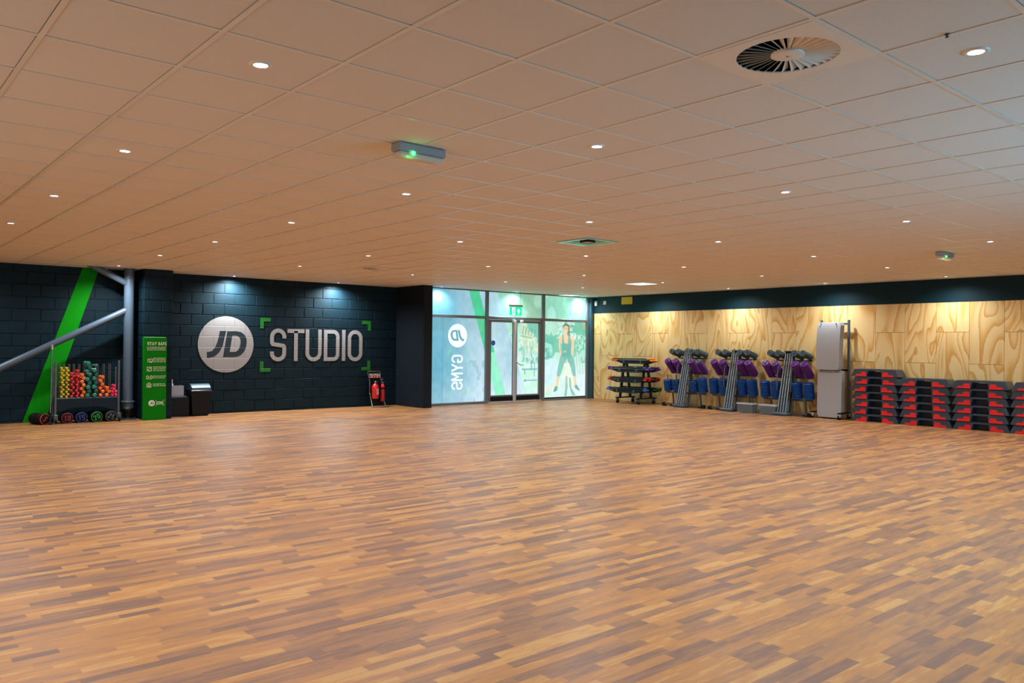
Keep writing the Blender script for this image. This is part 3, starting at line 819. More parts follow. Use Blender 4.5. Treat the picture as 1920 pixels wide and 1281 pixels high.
def swirl(name, label, j, i, parent_loc=None):
    x, y = GX+T*(j+.5), GY+T*(i+.5)
    t = thing(name, label, 'air vent', (x,y,HC))
    R, r = .232, .075
    sq = [(-.287,-.287),(.287,-.287),(.287,.287),(-.287,.287)]
    pl = MB(); pl.prism(sq, lambda u, v, d: (u,v,d), -.002, .004, holes=[circle(R,64)]); pl.build('face_plate', M['offwhite'], t)
    MB().lathe([(.0001,-.004),(.02,-.004),(r-.008,-.003),(r,0),(r,.012)], 40).build('hub', M['offwhite'], t)
    MB().lathe([(.0001,-.0065),(.006,-.0065),(.008,-.004)], 12).build('screw', M['chrome'], t)
    bl = MB(); n = 32
    for k in range(n):
        a = 2*PI*k/n
        ca, sa = math.cos(a), math.sin(a)
        # blade: tilted strip about its radial centre line
        P = []
        for rr, hw in ((r-.002, .0055), (R+.001, .0185)):
            for sgn in (-1, 1):
                for tk in (0, .0012):
                    tx, tz = sgn*hw*.86, -sgn*hw*.62+.008+tk
                    P.append((rr*ca - tx*sa, rr*sa + tx*ca, tz))
        bl.add(P, [(0,2,6,4),(1,5,7,3),(0,4,5,1),(2,3,7,6),(0,1,3,2),(4,6,7,5)])
    bl.build('blades', M['offwhite'], t)
    bx = MB(); bx.lathe([(R+.002,.004),(R+.002,.16),(.0001,.16)], 40); bx.build('plenum', M['plenum'], t)
    return t
swirl('swirl_diffuser', 'large round swirl air vent in a square ceiling plate near the camera', 3, -3)
swirl('swirl_diffuser', 'distant round swirl air vent in the ceiling in front of the black wall', 10, 15)

# square open diffuser with a hanging black spigot
x, y = GX+T*10.5, GY+T*6.5
t = thing('square_diffuser', 'square teal-reflecting air vent with a black spigot in the middle of the ceiling', 'air vent', (x,y,HC))
sq = lambda h: [(-h,-h),(h,-h),(h,h),(-h,h)]
mb = MB(); rings = [(.288,-.002),(.288,-.012),(.245,-.012),(.235,.012),(.215,.014),(.205,.05),(.17,.055)]
for (h0,z0),(h1,z1) in zip(rings[:-1], rings[1:]):
    vs = [(a,b,z0) for a, b in sq(h0)]+[(a,b,z1) for a, b in sq(h1)]
    mb.add(vs, [(k,(k+1)%4,4+(k+1)%4,4+k) for k in range(4)])
mb.build('frame', M['glass_tint_metal'], t)
mb = MB(); mb.prism(sq(.206), lambda u, v, d: (u,v,d), .056, .06); mb.build('inner_plate', M['dark_teal'], t)
MB().lathe([(.10,.056),(.10,-.022),(.085,-.026),(.08,-.022)], 32, o=(-.075,-.075,0)).build('spigot', M['black_matt'], t)
MB().lathe([(.0001,-.02),(.078,-.02),(.08,-.014),(.08,.0)], 32, o=(-.075,-.075,0)).build('disc', M['offwhite'], t)

# flat light panels
for (j, i, y_hi, lab) in ((20,13,None,'square white light panel set in the ceiling away from the glass doors'),(23,20,15.93,'white light panel in the ceiling right against the glass wall')):
    x0, y0 = GX+T*j+.015, GY+T*i+.015
    x1, y1 = x0+T-.03, (y_hi or y0+T-.03)
    t = thing('light_panel', lab, 'light panel', ((x0+x1)/2,(y0+y1)/2,HC))
    hx, hy = (x1-x0)/2, (y1-y0)/2
    MB().prism([(-hx,-hy),(hx,-hy),(hx,hy),(-hx,hy)], lambda u, v, d: (u,v,d), -.003, .005, holes=[[(-hx+.02,-hy+.02),(hx-.02,-hy+.02),(hx-.02,hy-.02),(-hx+.02,hy-.02)]]).build('frame', M['white'], t)
    MB().box(-hx+.02, hx-.02, -hy+.02, hy-.02, -.001, .004).build('diffuser', M['panel'], t)

# emergency lights
def emergency(label, x, y, rz):
    t = thing('emergency_light', label, 'emergency light', (x,y,HC), rotz=rz)
    mb = MB(); mb.cbox(-.195,.195,-.055,.055,-.058,-.0005,.008); mb.build('housing', M['housing'], t)
    mb = MB(); mb.cbox(-.188,.188,-.05,.05,-.098,-.056,.014); mb.build('lens', M['frosted'], t)
    mb = MB(); mb.lathe([(.0001,.0),(.012,-.003),(.013,.008)], 14, o=(-.08,-.056,-.066), axis=(0,1,0)); mb.build('green_indicator', M['led'], t)
    l = bpy.data.lights.new('green_indicator_glow', 'POINT'); l.energy = .05; l.color = (.02,1,.1); l.shadow_soft_size = .012
    o = bpy.data.objects.new('green_indicator_glow', l); COL.objects.link(o); o.parent = t; o.location = (-.10,-.045,-.125)
    return t
emergency('long emergency light with a green indicator on the ceiling near the camera', 3.11, 4.68, 0)
emergency('small far emergency light with green indicator on the ceiling by the plywood wall', 12.03, 4.70, 0)

# sprinkler head, dome camera, wall devices and the yellow board
t = thing('sprinkler_head', 'tiny sprinkler head on a ceiling bar by the bright near downlight', 'sprinkler', (3.69,1.44,HC))
MB().lathe([(.010,0),(.010,-.003),(.004,-.004),(.0035,-.011),(.008,-.012),(.007,-.014),(.0001,-.014)], 16).build('body', M['steel_dark'], t)
t = thing('dome_camera', 'small dome camera on the ceiling in the corner of glass and plywood', 'camera', (16.27,15.45,HC))
MB().lathe([(.05,0),(.05,-.015),(.042,-.018)], 20).build('base', M['white'], t)
MB().lathe([(.04,-.016),(.036,-.035),(.02,-.05),(.0001,-.054)], 20).build('dome', M['black_gloss'], t)
t = thing('wall_sensor', 'taller of two small white devices on the dark band by the glass', 'sensor', (XR,15.785,2.69))
MB().cbox(-.05,-.001,-.045,.045,-.07,.07,.008).build('case', M['white'], t)
MB().cbox(-.054,-.049,-.022,.022,-.03,.03,.002).build('window_strip', M['offwhite'], t)
t = thing('wall_switch', 'smaller square white device on the dark band beside the white sensor', 'switch', (XR,15.465,2.70))
MB().cbox(-.022,-.001,-.052,.052,-.05,.05,.005).build('plate', M['white'], t)
MB().cbox(-.030,-.021,-.02,.02,-.025,.025,.003).build('rocker', M['offwhite'], t)
t = thing('yellow_board', 'plain yellow board on the dark band above the plywood', 'board', (XR,14.645,2.735))
MB().cbox(-.02,-.001,-.195,.195,-.10,.10,.003).build('board', M['yellow_board'], t)

# ------------------------------------------------------------------ steel column with braces
t = thing('steel_column', 'round grey steel column with slanting braces before the black block wall', 'column', (4.33,16.36,0))
mb = MB(); mb.cyl((0,0,.33),(0,0,HC),.09, n=28); mb.build('shaft', M['steel'], t)
mb = MB(); mb.lathe([(.09,.36),(.118,.355),(.118,.325),(.10,.32),(.10,.22),(.105,.215)], 28); mb.build('collar', M['steel'], t)
mb = MB(); mb.lathe([(.10,.22),(.112,.21),(.112,.16),(.095,.15),(.09,.045)], 28); mb.build('sleeve', M['black'], t)
mb = MB(); mb.cbox(-.13,.13,-.13,.13,0,.02,.004)
for sx in (-1,1):
    for sy in (-1,1): mb.cyl((sx*.1,sy*.1,.018),(sx*.1,sy*.1,.05),.014, n=6, smooth=False)
mb.cyl((0,0,.02),(0,0,.06),.085,.082, n=28)
mb.build('base_plate', M['steel_dark'], t)
mb = MB(); mb.cyl((-.03,0,2.09-.01),(-2.1-2.0,0,.985-1.05),.062, n=22); mb.build('brace', M['steel'], t)
mb = MB(); mb.cyl((-.03,0,2.58),(-.75,0,2.94),.062, n=22); mb.build('brace', M['steel'], t)
mb = MB(); mb.lathe([(.09,HC-.2),(.1,HC-.19),(.1,HC-.18),(.09,HC-.17)], 28); mb.build('band', M['steel'], t)

# ------------------------------------------------------------------ dumbbell stand
def dumbbell_mesh(r, ln, gap):
    mb = MB()
    hex_ = lambda c: None
    for s in (-1, 1):
        y0, y1 = (gap/2, ln/2) if s > 0 else (-ln/2, -gap/2)
        mb.lathe([(.0001,y0),(r*.72,y0),(r,y0+.008),(r,y1-.010),(r*.78,y1),(.0001,y1)], 6, axis=(0,1,0), smooth=False)
    mb.cyl((0,-gap/2-.004,0),(0,gap/2+.004,0), r*.42, n=10)
    return mb
DB = {}
def dumbbell(kind, x, y, z, label, group, tilt):
    m, r, ln, gap = {'yellow':('db_yellow',.0235,.15,.085),'red':('db_red',.0275,.17,.09),'orange':('db_orange',.034,.19,.095),'green':('db_green',.041,.21,.10),
                     'dark green':('db_dark',.039,.21,.10),'pink':('db_pink',.029,.16,.085)}[kind]
    if kind not in DB:
        o = dumbbell_mesh(r, ln, gap).build('dumbbell', M[m]); DB[kind] = o
    else:
        o = DB[kind].copy(); COL.objects.link(o)
    tag(o, label, 'dumbbell', group)
    o.location = (x,y,z); o.rotation_euler = (0, tilt, random.uniform(-.08,.08))
    return o
SX, SY, SZ = 3.59, 16.25, .46
t = thing('dumbbell_stand', 'black wheeled stand of upright rods holding coloured dumbbells by the column', 'dumbbell stand', (SX,SY,0))
mb = MB(); mb.cbox(-.53,.53,-.11,.11,.435,.46,.004); mb.build('shelf', M['steel_dark'], t)
mb = MB(); ap = [(-.52,.435),(.52,.435),(.52,.21)]
for k in range(13):
    u = .45-.9*k/12
    ap.append((u, .215+.085*(1-(u/.45)**2)))
ap.append((-.52,.21))
mb.prism(ap, lambda u, v, d: (u,-.112+d,v), 0, .006); mb.build('apron', mat('navy_panel',(.005,.013,.022),.5, spec=.2), t)
for sx in (-.52,.52):
    mb = MB(); mb.cbox(sx-.016,sx+.016,-.125,-.093,.15,1.125,.004); mb.cbox(sx-.012,sx+.012,.09,.114,.15,1.0,.004); mb.cbox(sx-.03,sx+.03,-.17,.17,.135,.165,.006); mb.build('end_post', M['rackgrey'], t)
for px in (3.147,3.227,3.304,3.381,3.465,3.549,3.655,3.768,3.876,3.978):
    mb = MB()
    for sy in (-.055,.055): mb.cyl((px-SX,sy,.455),(px-SX,sy,1.068),.0075,n=10)
    mb.build('rod', M['rackgrey'], t)
for sx in (-.52,.52):
    for sy in (-.15,.15):
        mb = MB(); mb.lathe([(.0001,-.016),(.046,-.016),(.052,-.010),(.052,.010),(.046,.016),(.0001,.016)], 20, o=(sx,sy,.053), axis=(1,0,.25)); mb.build('caster', M['black'], t)
        mb = MB(); mb.prism([(-.03,.055),(.03,.055),(.035,.138),(-.045,.138)], lambda u, v, d: (sx+d, sy+u, v), -.028, .028); mb.build('caster_fork', M['steel'], t)
def db_stack(kind, x, n, r, desc, amp, pitch, alt=None, z0=None):
    z = (SZ+r*.95) if z0 is None else z0
    for k in range(n):
        kd = kind if not alt or k % 2 == 0 else alt
        dx = amp*(1 if k % 2 else -1)*random.uniform(.7,1.0)
        nfs = n-1-k
        lab = '%s dumbbell, %s from top of %s' % (kd, ORD[nfs] if nfs else 'first', desc)
        dumbbell(kd, x+dx, SY-.02+random.uniform(-.008,.008), z, lab, '%s dumbbells on the stand' % kd, random.uniform(0, PI/3))
        z += pitch
db_stack('yellow', 3.186, 13, .0235, 'the outer yellow column', .016, .0425)
db_stack('yellow', 3.265, 13, .0235, 'the inner yellow column', .016, .0425)
db_stack('red', 3.342, 9, .0275, 'the red column beside yellow', .014, .0515)
db_stack('red', 3.423, 10, .0275, 'the red column beside orange', .014, .0505)
db_stack('orange', 3.508, 7, .034, 'the orange column between red and green', .015, .063)
db_stack('green', 3.602, 9, .041, 'the green column beside orange', .017, .0725, alt='dark green')
db_stack('green', 3.712, 8, .041, 'the other green column', .017, .0755, alt='dark green')
db_stack('orange', 3.822, 6, .034, 'the taller orange column beyond green', .019, .066)
db_stack('orange', 3.927, 3, .034, 'the short orange column', .014, .066)
for k, (dx, dz) in enumerate(((-.032,0),(.032,0),(-.03,.06),(.034,.06),(-.005,.112),(.002,.17))):
    lab = 'pink dumbbell, %s from the top of the small pink heap on the stand' % (['sixth','fifth','fourth','third','second','first'][k])
    dumbbell('pink', 4.042+dx, SY-.02, SZ+.03+dz, lab, 'pink dumbbells on the stand', random.uniform(0,PI/3))

# plain chrome bar leaning on the stand
t = thing('leaning_bar', 'thin chrome bar with a pale tip leaning upright beside the dumbbell stand', 'bar', (2.98,16.08,0))
MB().tube([(0,0,.205),(.018,.0,1.33)], .012, 12).build('shaft', M['chrome'], t)
MB().tube([(.018,0,1.33),(.0195,0,1.415)], .014, 12).build('tip', mat('pale_wood_grip',(.55,.42,.30),.5), t)
MB().lathe([(.0001,0),(.03,0),(.03,.01),(.016,.03),(.014,.21)], 16).build('foot', M['black'], t)

# round training bags with numbers
def bag(num, x, y, col, mcol, rz, roll, label, ln=.36):
    R = .098
    t = thing('power_bag', label, 'training bag', (x,y,R), rotz=rz, group='numbered training bags under the stand')
    mb = MB(); mb.lathe([(.0001,-ln/2),(R*.88,-ln/2),(R*.97,-ln/2+.008),(R,-ln/2+.022),(R,ln/2-.022),(R*.9,ln/2),(.0001,ln/2)], 36, axis=(0,1,0)); mb.build('body', M['black_matt'], t)
    mb = MB(); mb.lathe([(R*.90,-ln/2-.001),(R*.97,-ln/2+.004),(R*.985,-ln/2+.008),(R*.9,-ln/2+.004)], 36, axis=(0,1,0), closed=True); mb.build('end_ring', M[mcol], t)
    mb = MB(); hgt = .092; wd = .042
    tot = len(num)*wd+(len(num)-1)*.018; gx = -tot/2
    ca, sa = math.cos(roll), math.sin(roll)
    for ch in num:
        for path, cl in glyph(ch, wd, hgt, .012):
            stroke(mb, [(p[0]+gx, p[1]-hgt/2) for p in path], .012, lambda u, v, d: (u*ca-v*sa, -ln/2-.0005-d, u*sa+v*ca), 0, .0015, cl)
        gx += wd+.018
    mb.build('number', M[mcol], t)
    for s in (-.07,.07):
        mb = MB(); mb.lathe([(R+.001,s-.012),(R+.004,s-.010),(R+.004,s+.010),(R+.001,s+.012)], 32, axis=(0,1,0)); mb.build('strap', M['black'], t)
bag('5', 2.84, 16.26, 'red', 'num_red', math.radians(24), math.radians(-50), 'black training bag with red 5, lying outside the wheeled stand', ln=.34)
bag('10', 3.256, 16.28, 'red', 'num_pink', 0, 0, 'black training bag with dark red 10 under the dumbbell stand')
bag('15', 3.496, 16.28, 'blue', 'num_blue', math.radians(-3), math.radians(2), 'black training bag with blue 15 under the dumbbell stand')
bag('20', 3.729, 16.28, 'green', 'num_green', math.radians(3), math.radians(28), 'black training bag with green 20 under the dumbbell stand')
bag('25', 3.968, 16.28, 'grey', 'num_grey', math.radians(5), math.radians(-28), 'black training bag with grey 25 under the dumbbell stand')

# ------------------------------------------------------------------ green totem sign
t = thing('totem_sign', 'tall green freestanding STAY SAFE board beside the steel column', 'sign', (4.712,16.0,0))
mb = MB(); mb.cbox(-.207,.207,0,.09,0,1.566,.006); mb.build('board', M['totem'], t)
MB().cbox(-.19,.19,.012,.075,1.565,1.574,.002).build('top_edge', mat('pale_green_edge',(.32,.45,.26),.4), t)
f_t = lambda u, v, d: (u, -.0005-d, v)
mb = MB(); gx = -.145
for ch, wd in (('S',.036),('T',.036),('A',.042),('Y',.040),(' ',.016),('S',.036),('A',.040),('F',.032),('E',.032)):
    for path, cl in glyph(ch, wd, .06, .012): stroke(mb, [(p[0]+gx, p[1]+1.419) for p in path], .012, f_t, 0, .0015, cl)
    gx += wd+.005
mb.build('heading', M['cream'], t)
rr = random.Random(4)
def textline(mb, z, x0, x1, h=.013):
    x = x0
    while x < x1-.01:
        w_ = rr.uniform(.018,.06); xe = min(x+w_, x1)
        u = x
        while u < xe-.003:
            gw = rr.uniform(.006,.010)
            mb.box(u, min(u+gw*.62,xe), -.002, -.0005, z, z+h); u += gw
        x = xe+.008
mb = MB()
for z in (1.375,1.349,1.322): textline(mb, z, -.148, .197)
mb.build('print_text', M['cream'], t)
for z0, n in ((1.163,3),(.995,3),(.822,2),(.672,2)):
    mb = MB()
    for k in range(n): textline(mb, z0-.033*k, -.036, .194, .017)
    mb.build('print_text', M['cream'], t)
W_ = .011
ic = MB()
stroke(ic, [(-.13,1.09),(-.13,1.155),(-.10,1.155),(-.10,1.09)], W_, f_t, 0, .0015)
stroke(ic, [(p[0]-.072,p[1]+1.135) for p in arc(0,0,.026,0,360,16)][:-1], W_, f_t, 0, .0015, True); stroke(ic, [(-.09,1.09),(-.06,1.095),(-.055,1.13)], W_, f_t, 0, .0015)
ic.build('icon_print', M['cream'], t); ic = MB()
stroke(ic, [(-.142,.93),(-.142,1.005),(-.07,1.005),(-.07,.93)], W_, f_t, 0, .0015, True); stroke(ic, [(-.142,.93),(-.07,1.005)], W_, f_t, 0, .0015)
ic.build('icon_print', M['cream'], t); ic = MB()
for cx in (-.135,-.07): stroke(ic, [(p[0]*.7+cx,p[1]*1.25+.81) for p in arc(0,0,.025,0,360,14)][:-1], W_, f_t, 0, .0015, True)
ic.box(-.112,-.093,-.002,-.0005,.776,.785)
ic.build('icon_print', M['cream'], t); ic = MB()
stroke(ic, [(-.145,.625),(-.145,.68),(-.108,.708),(-.071,.68),(-.071,.625)], W_, f_t, 0, .0015, True); stroke(ic, [(p[0]*.6-.108,p[1]+.655) for p in arc(0,0,.022,0,360,12)][:-1], W_, f_t, 0, .0015, True)
ic.build('icon_print', M['cream'], t)
lg = MB(); lg.prism([(u-.055,v+.32) for u, v in circle(.057,40)], f_t, 0, .0015); lg = lg.build('logo', mat('white_print',(.75,.74,.70),.5), t)
mb = MB(); mb.prism([(u*.055-.055,v*.055+.32) for u, v in JU], f_t, .0015, .0025); mb.prism([(u*.055-.055,v*.055+.32) for u, v in DU], f_t, .0015, .0025, holes=[[(u*.055-.055,v*.055+.32) for u, v in DHU]])
mb.build('logo_letters', M['totem'], lg)
mb = MB(); gx = .03
for ch, wd in (('G',.028),('Y',.028),('M',.034),('S',.028)):
    for path, cl in glyph(ch, wd, .066, .009): stroke(mb, [(p[0]+gx, p[1]+.286) for p in path], .009, f_t, 0, .0015, cl)
    gx += wd+.003
for (x, z, sx, sz) in ((.010,.372,1,-1),(.172,.372,-1,-1),(.010,.268,1,1),(.172,.268,-1,1)):
    mb.prism([(x+sx*a, z+sz*b) for a, b in ((0,0),(.018,0),(.018,.005),(.005,.005),(.005,.018),(0,.018))], f_t, 0, .0015)
mb.build('lettering', M['cream'], t)

# low black cabinet with a pale box and a pump bottle; black bin
t = thing('black_cabinet', 'low plain black cabinet between the green board and the bin', 'cabinet', (5.29,16.56,0))
mb = MB(); mb.cbox(-.215,.215,-.13,.14,.0,.405,.008); mb.build('body', M['black'], t)
mb = MB(); mb.cbox(-.2,.2,-.136,-.129,.03,.385,.004); mb.build('door', M['black'], t)
t = thing('tissue_box', 'pale blue-grey open box standing on the low black cabinet', 'box', (5.29,16.56,.4055))
mb = MB()
for (a,b,c_,d_) in ((-.118,.118,-.07,-.062),(-.118,.118,.062,.07),(-.118,-.110,-.062,.062),(.110,.118,-.062,.062)): mb.box(a,b,c_,d_,0,.205)
mb.box(-.11,.11,-.062,.062,0,.006); mb.build('box', M['dispenser'], t)
t = thing('pump_bottle', 'small clear pump bottle in the pale box behind the green board', 'bottle', (5.20,16.56,.413))
MB().lathe([(.0001,0),(.026,0),(.028,.01),(.028,.20),(.020,.235),(.013,.245),(.013,.26)], 18).build('bottle', M['boxrim'], t)
mb = MB(); mb.cyl((0,0,.258),(0,0,.30),.009,n=12); mb.cbox(-.035,.012,-.009,.009,.298,.318,.004); mb.build('pump', M['white'], t)
t = thing('swing_bin', 'black bin with a dark silver swing lid against the black wall', 'bin', (5.715,16.52,0))
mb = MB()
vs = [(-.165,-.13,.02),(.165,-.13,.02),(.165,.13,.02),(-.165,.13,.02),(-.2,-.155,.49),(.2,-.155,.49),(.2,.155,.49),(-.2,.155,.49)]
mb.add(vs, [(0,3,2,1),(4,5,6,7),(0,1,5,4),(1,2,6,5),(2,3,7,6),(3,0,4,7)]); mb.cbox(-.15,.15,-.115,.115,0,.025,.004); mb.build('body', M['black'], t, bevel=.01)
mb = MB(); mb.cbox(-.21,.21,-.165,.165,.485,.52,.01); mb.build('rim', M['black_gloss'], t)
mb = MB(); pr = [(-.155,.52)] + [(-.15+.30*k/12, .52+.125*math.sin(PI*(.12+.76*k/12))) for k in range(13)] + [(.155,.52)]
mb.prism(pr, lambda u, v, d: (d,u,v), -.19, .19); mb.build('lid', M['binlid'], t, bevel=.012)

# ------------------------------------------------------------------ fire extinguisher trolley
t = thing('extinguisher_stand', 'chrome tube stand with sign plates carrying two red fire extinguishers', 'extinguisher stand', (9.80,16.46,0))
mb = MB()
for s in (-1,1):
    xs = -.165 if s < 0 else .15
    mb.tube([(xs+.03*s,-.18,.02),(xs+.02*s,-.16,.05),(xs,-.03,.27),(xs-.01*s*0,0,.35),(xs-.002*s,.005,.60),(xs-.04,.02,.80),(xs-.045,.025,.825)], .010, 10)
mb.build('side_tubes', M['chrome'], t)
MB().tube([(-.21,.025,.825),(-.19,.027,.84),(.085,.027,.842),(.105,.025,.825)], .010, 10).build('top_bar', M['chrome'], t)
MB().tube([(-.195,-.18,.012),(-.10,-.20,.012),(.10,-.20,.012),(.27,-.17,.012)], .011, 10).build('foot_bar', M['chrome'], t)
MB().box(-.17,.16,.02,.03,.05,.66).build('back_plate', M['black'], t)
f_e = lambda x0: (lambda u, v, d: (x0+u-.25*(v-.69), -.004-d-.1*(.78-v)*0, v))
MB().box(-.185,.12,.0,.012,.665,.80).build('sign_board', M['black'], t)
for x0, tw in ((-.172,.132),(-.03,.148)):
    pl = MB().box(x0, x0+tw, -.004, .0, .692, .785).build('sign_plate', M['white'], t)
    MB().box(x0+.045, x0+tw-.008, -.0055, -.004, .757, .782).build('green_field', M['sign_green'], pl)
    mb = MB(); mb.box(x0+.006, x0+.05, -.0055, -.004, .698, .752); mb.box(x0+.078, x0+tw-.012, -.0055, -.004, .698, .744); mb.build('red_field', M['red'], pl)
MB().cbox(.155,.185,-.012,.012,.63,.67,.006).build('seal_tag', M['tag_purple'], t)
def extinguisher(x, z0, z1, R, label, cover):
    t = thing('fire_extinguisher', label, 'fire extinguisher', (x,16.375,0), group='fire extinguishers on the stand')
    h = z1
    MB().lathe([(.0001,z0),(R*.85,z0),(R,z0+.02),(R,h-.11),(R*.93,h-.07),(R*.6,h-.035),(R*.3,h-.02),(R*.3,h)], 28).build('cylinder', M['extinguisher'], t)
    if not cover:
        MB().lathe([(.016,h-.002),(.02,h),(.02,h+.03),(.008,h+.035)], 14).build('valve', M['chrome'], t)
        mb = MB(); mb.cbox(-.03,.075,-.01,.01,h+.028,.04+h,.003); mb.cbox(-.02,.07,-.008,.008,h+.012,h+.02,.003); mb.build('handle', M['chrome'], t)
        MB().tube([(.02,0,h+.01),(R*.8,-.02,h-.01),(R+.012,-.02,h-.07),(R+.013,-.01,h-.16),(R+.012,0,z0+.14)], .009, 8).build('hose', M['black'], t)
        mb = MB()
        for k in range(3):
            z = z0+.10
            while z < h-.14:
                wz = .008+.016*((k*7+int(z*1000)) % 5)/5; mb.box(-.012+.022*k, .002+.022*k, -R-.0012-.0, -R*.965, z, z+wz); z += wz+.009
        mb.build('label_print', M['white'], t)
    else:
        MB().lathe([(R*.55,h-.02),(R*.98,h-.055),(R*.98,h-.085),(R*1.02,h-.095)], 24).build('shoulder', M['extinguisher'], t)
        MB().lathe([(R*1.01,h-.10),(R*1.03,h-.105),(R*1.03,h-.135),(R*1.01,h-.14)], 24).build('band', M['black'], t)
        MB().lathe([(.014,h-.002),(.018,h),(.018,h+.025),(.006,h+.03)], 14).build('valve', M['chrome'], t)
        mb = MB(); mb.cbox(-.03,.06,-.01,.01,h+.024,h+.035,.003); mb.build('handle', M['chrome'], t)
        mb = MB(); mb.lathe([(R*1.02,h-.15),(R*1.1,h-.25),(R*1.16,z0+.02),(R*1.05,z0-.002),(R*.9,z0-.004)], 24); mb.build('horn_cover', M['red_dark'], t)
extinguisher(9.735, .205, .575, .083, 'fat red fire extinguisher with white print on the chrome stand', False)
extinguisher(9.935, .135, .56, .048, 'slim red fire extinguisher beside the fat one on the stand', True)

# ------------------------------------------------------------------ wheeled rack of weighted bars by the plywood wall
BX, BY = 16.13, 13.95
t = thing('bar_rack', 'dark wheeled four-tier rack of weighted bars by the plywood wall', 'bar rack', (BX,BY,0))
for s in (-.355,.355):
    mb = MB(); mb.cbox(-.36,.37,s-.03,s+.03,.125,.155,.004); mb.build('foot_beam', M['rackteal'], t)
    for xb, xt in ((-.21,-.05),(.20,.04)):
        mb = MB(); hw = .032
        mb.add([(xb-hw,s-.02,.15),(xb+hw,s-.02,.15),(xb+hw,s+.02,.15),(xb-hw,s+.02,.15),(xt-hw,s-.02,1.08),(xt+hw,s-.02,1.08),(xt+hw,s+.02,1.08),(xt-hw,s+.02,1.08)],
               [(0,3,2,1),(4,5,6,7),(0,1,5,4),(1,2,6,5),(2,3,7,6),(3,0,4,7)])
        mb.build('upright', M['rackteal'], t)
    for xc in (-.30,.30):
        mb = MB(); mb.lathe([(.0001,-.014),(.042,-.014),(.047,-.008),(.047,.008),(.042,.014),(.0001,.014)], 18, o=(xc,s,.047), axis=(.4,1,0)); mb.build('caster', M['black'], t)
        mb = MB(); mb.prism([(-.022,.05),(.022,.05),(.03,.126),(-.03,.126)], lambda u, v, d: (xc+u, s+d, v), -.022, .022); mb.build('caster_fork', M['steel'], t)
mb = MB(); mb.cbox(-.02,.02,-.34,.34,.93,.965,.004); mb.build('crossbar', M['rackteal'], t)
mb = MB(); mb.box(-.0225,-.02,-.06,.04,.933,.962); mb.build('crossbar_label', M['white'], t)
TIERS = [('blue',.335,-.275,.125),('green',.335,.235,.125),('red',.60,-.235,.115),('red',.60,.20,.115),('purple',.865,-.19,.11),('purple',.865,.165,.11),('orange',1.09,0,.14)]
for col, z, xc, hw in TIERS:
    mb = MB()
    prof = [(-.56,z+.008),(.56,z+.008),(.56,z-.002),(.36,z-.055),(-.36,z-.055),(-.56,z-.002)]
    mb.prism(prof, lambda u, v, d: (xc-hw+d, u, v), 0, .006)
    mb.prism(prof, lambda u, v, d: (xc+hw+d, u, v), -.006, 0)
    mb.box(xc-hw, xc+hw, -.56, .56, z-.008, z-.001)
    mb.build('tray', M['rackteal'], t)
    for s in (-.28,.30):
        mb = MB(); mb.box(xc-hw-.003, xc-hw-.0005, s-.025, s+.025, z-.03, z+.03); mb.build('tray_clip', M['steel'], t)
BARP = {}
def weighted_bar(col, x, y, z, label, group):
    if col not in BARP:
        b = thing('weighted_bar', label, 'weighted bar', group=group)
        MB().cyl((0,-.60,0),(0,.60,0),.016,n=10).build('shaft', M['barshaft'], b)
        for s in (-1,1):
            MB().lathe([(.017,s*.57),(.0245,s*.575),(.0255,s*.64),(.019,s*.662),(.0001,s*.665)], 12, axis=(0,1,0)).build('end_cap', M['cap_'+col], b)
        BARP[col] = b
    else:
        b = dup(BARP[col], label, group)
    b.location = (x,y,z); b.rotation_euler = (random.uniform(-.006,.006),0,random.uniform(-.012,.012))
rb = random.Random(21)
for col, z, xc, hw in TIERS:
    n = {'orange':5,'purple':4,'red':4,'blue':4,'green':4}[col]
    side = 'wall' if xc > .1 else 'room'
    tot = n + {'orange':4,'purple':2,'red':3,'blue':1,'green':2}[col]
    for k in range(tot):
        lay = 0 if k < n else 1
        q = k if lay == 0 else k-n+.5
        x = BX+xc+(q-(n-1)/2)*.0505
        if abs(x-BX-xc) > hw-.02: x = BX+xc+math.copysign(hw-.026, x-BX-xc)
        zz = z+.0255+lay*.043
        yy = BY+.06+rb.uniform(-.075,.075)
        nm = ORD1[k]
        if col in ('red','purple'): lab = '%s-ended weighted bar, %s from the front in the %s-side %s tray' % (col, nm, side, col)
        else: lab = '%s-ended weighted bar, %s from the front in the %s tray of the rack' % (col, nm, col)
        weighted_bar(col, x, yy, zz, lab, '%s-ended bars on the rack' % col)

# ------------------------------------------------------------------ plate racks
PL = {}
def plate_mesh(R, th, mcol):
    mb = MB()
    if mcol == 'grey_plate':
        mb.lathe([(.0150,0),(R*.97,0),(R,th*.06),(R,th*.94),(R*.97,th),(R*.84,th),(R*.80,th*.88),(R*.60,th*.88),(R*.56,th),(R*.42,th),(R*.38,th*.85),(R*.26,th*.85),(.0150,th*.97)], 28, closed=True)
        return mb
    mb.lathe([(.0150,0),(R*.90,0),(R,th*.30),(R,th*.72),(R*.93,th*.97),(R*.80,th*.97),(R*.76,th*.55),(R*.36,th*.55),(R*.32,th*.97),(.0150,th*.97)], 28, closed=True)
    for k in range(3):
        a = 2*PI*k/3+.5; ca, sa = math.cos(a), math.sin(a); hw = R*.11
        P = []
        for rr in (R*.31, R*.78):
            for sg in (-1,1):
                for z in (th*.5, th*.93): P.append((rr*ca-sg*hw*sa, rr*sa+sg*hw*ca, z))
        mb.add(P, [(0,2,6,4),(1,5,7,3),(0,4,5,1),(2,3,7,6),(0,1,3,2),(4,6,7,5)])
    return mb
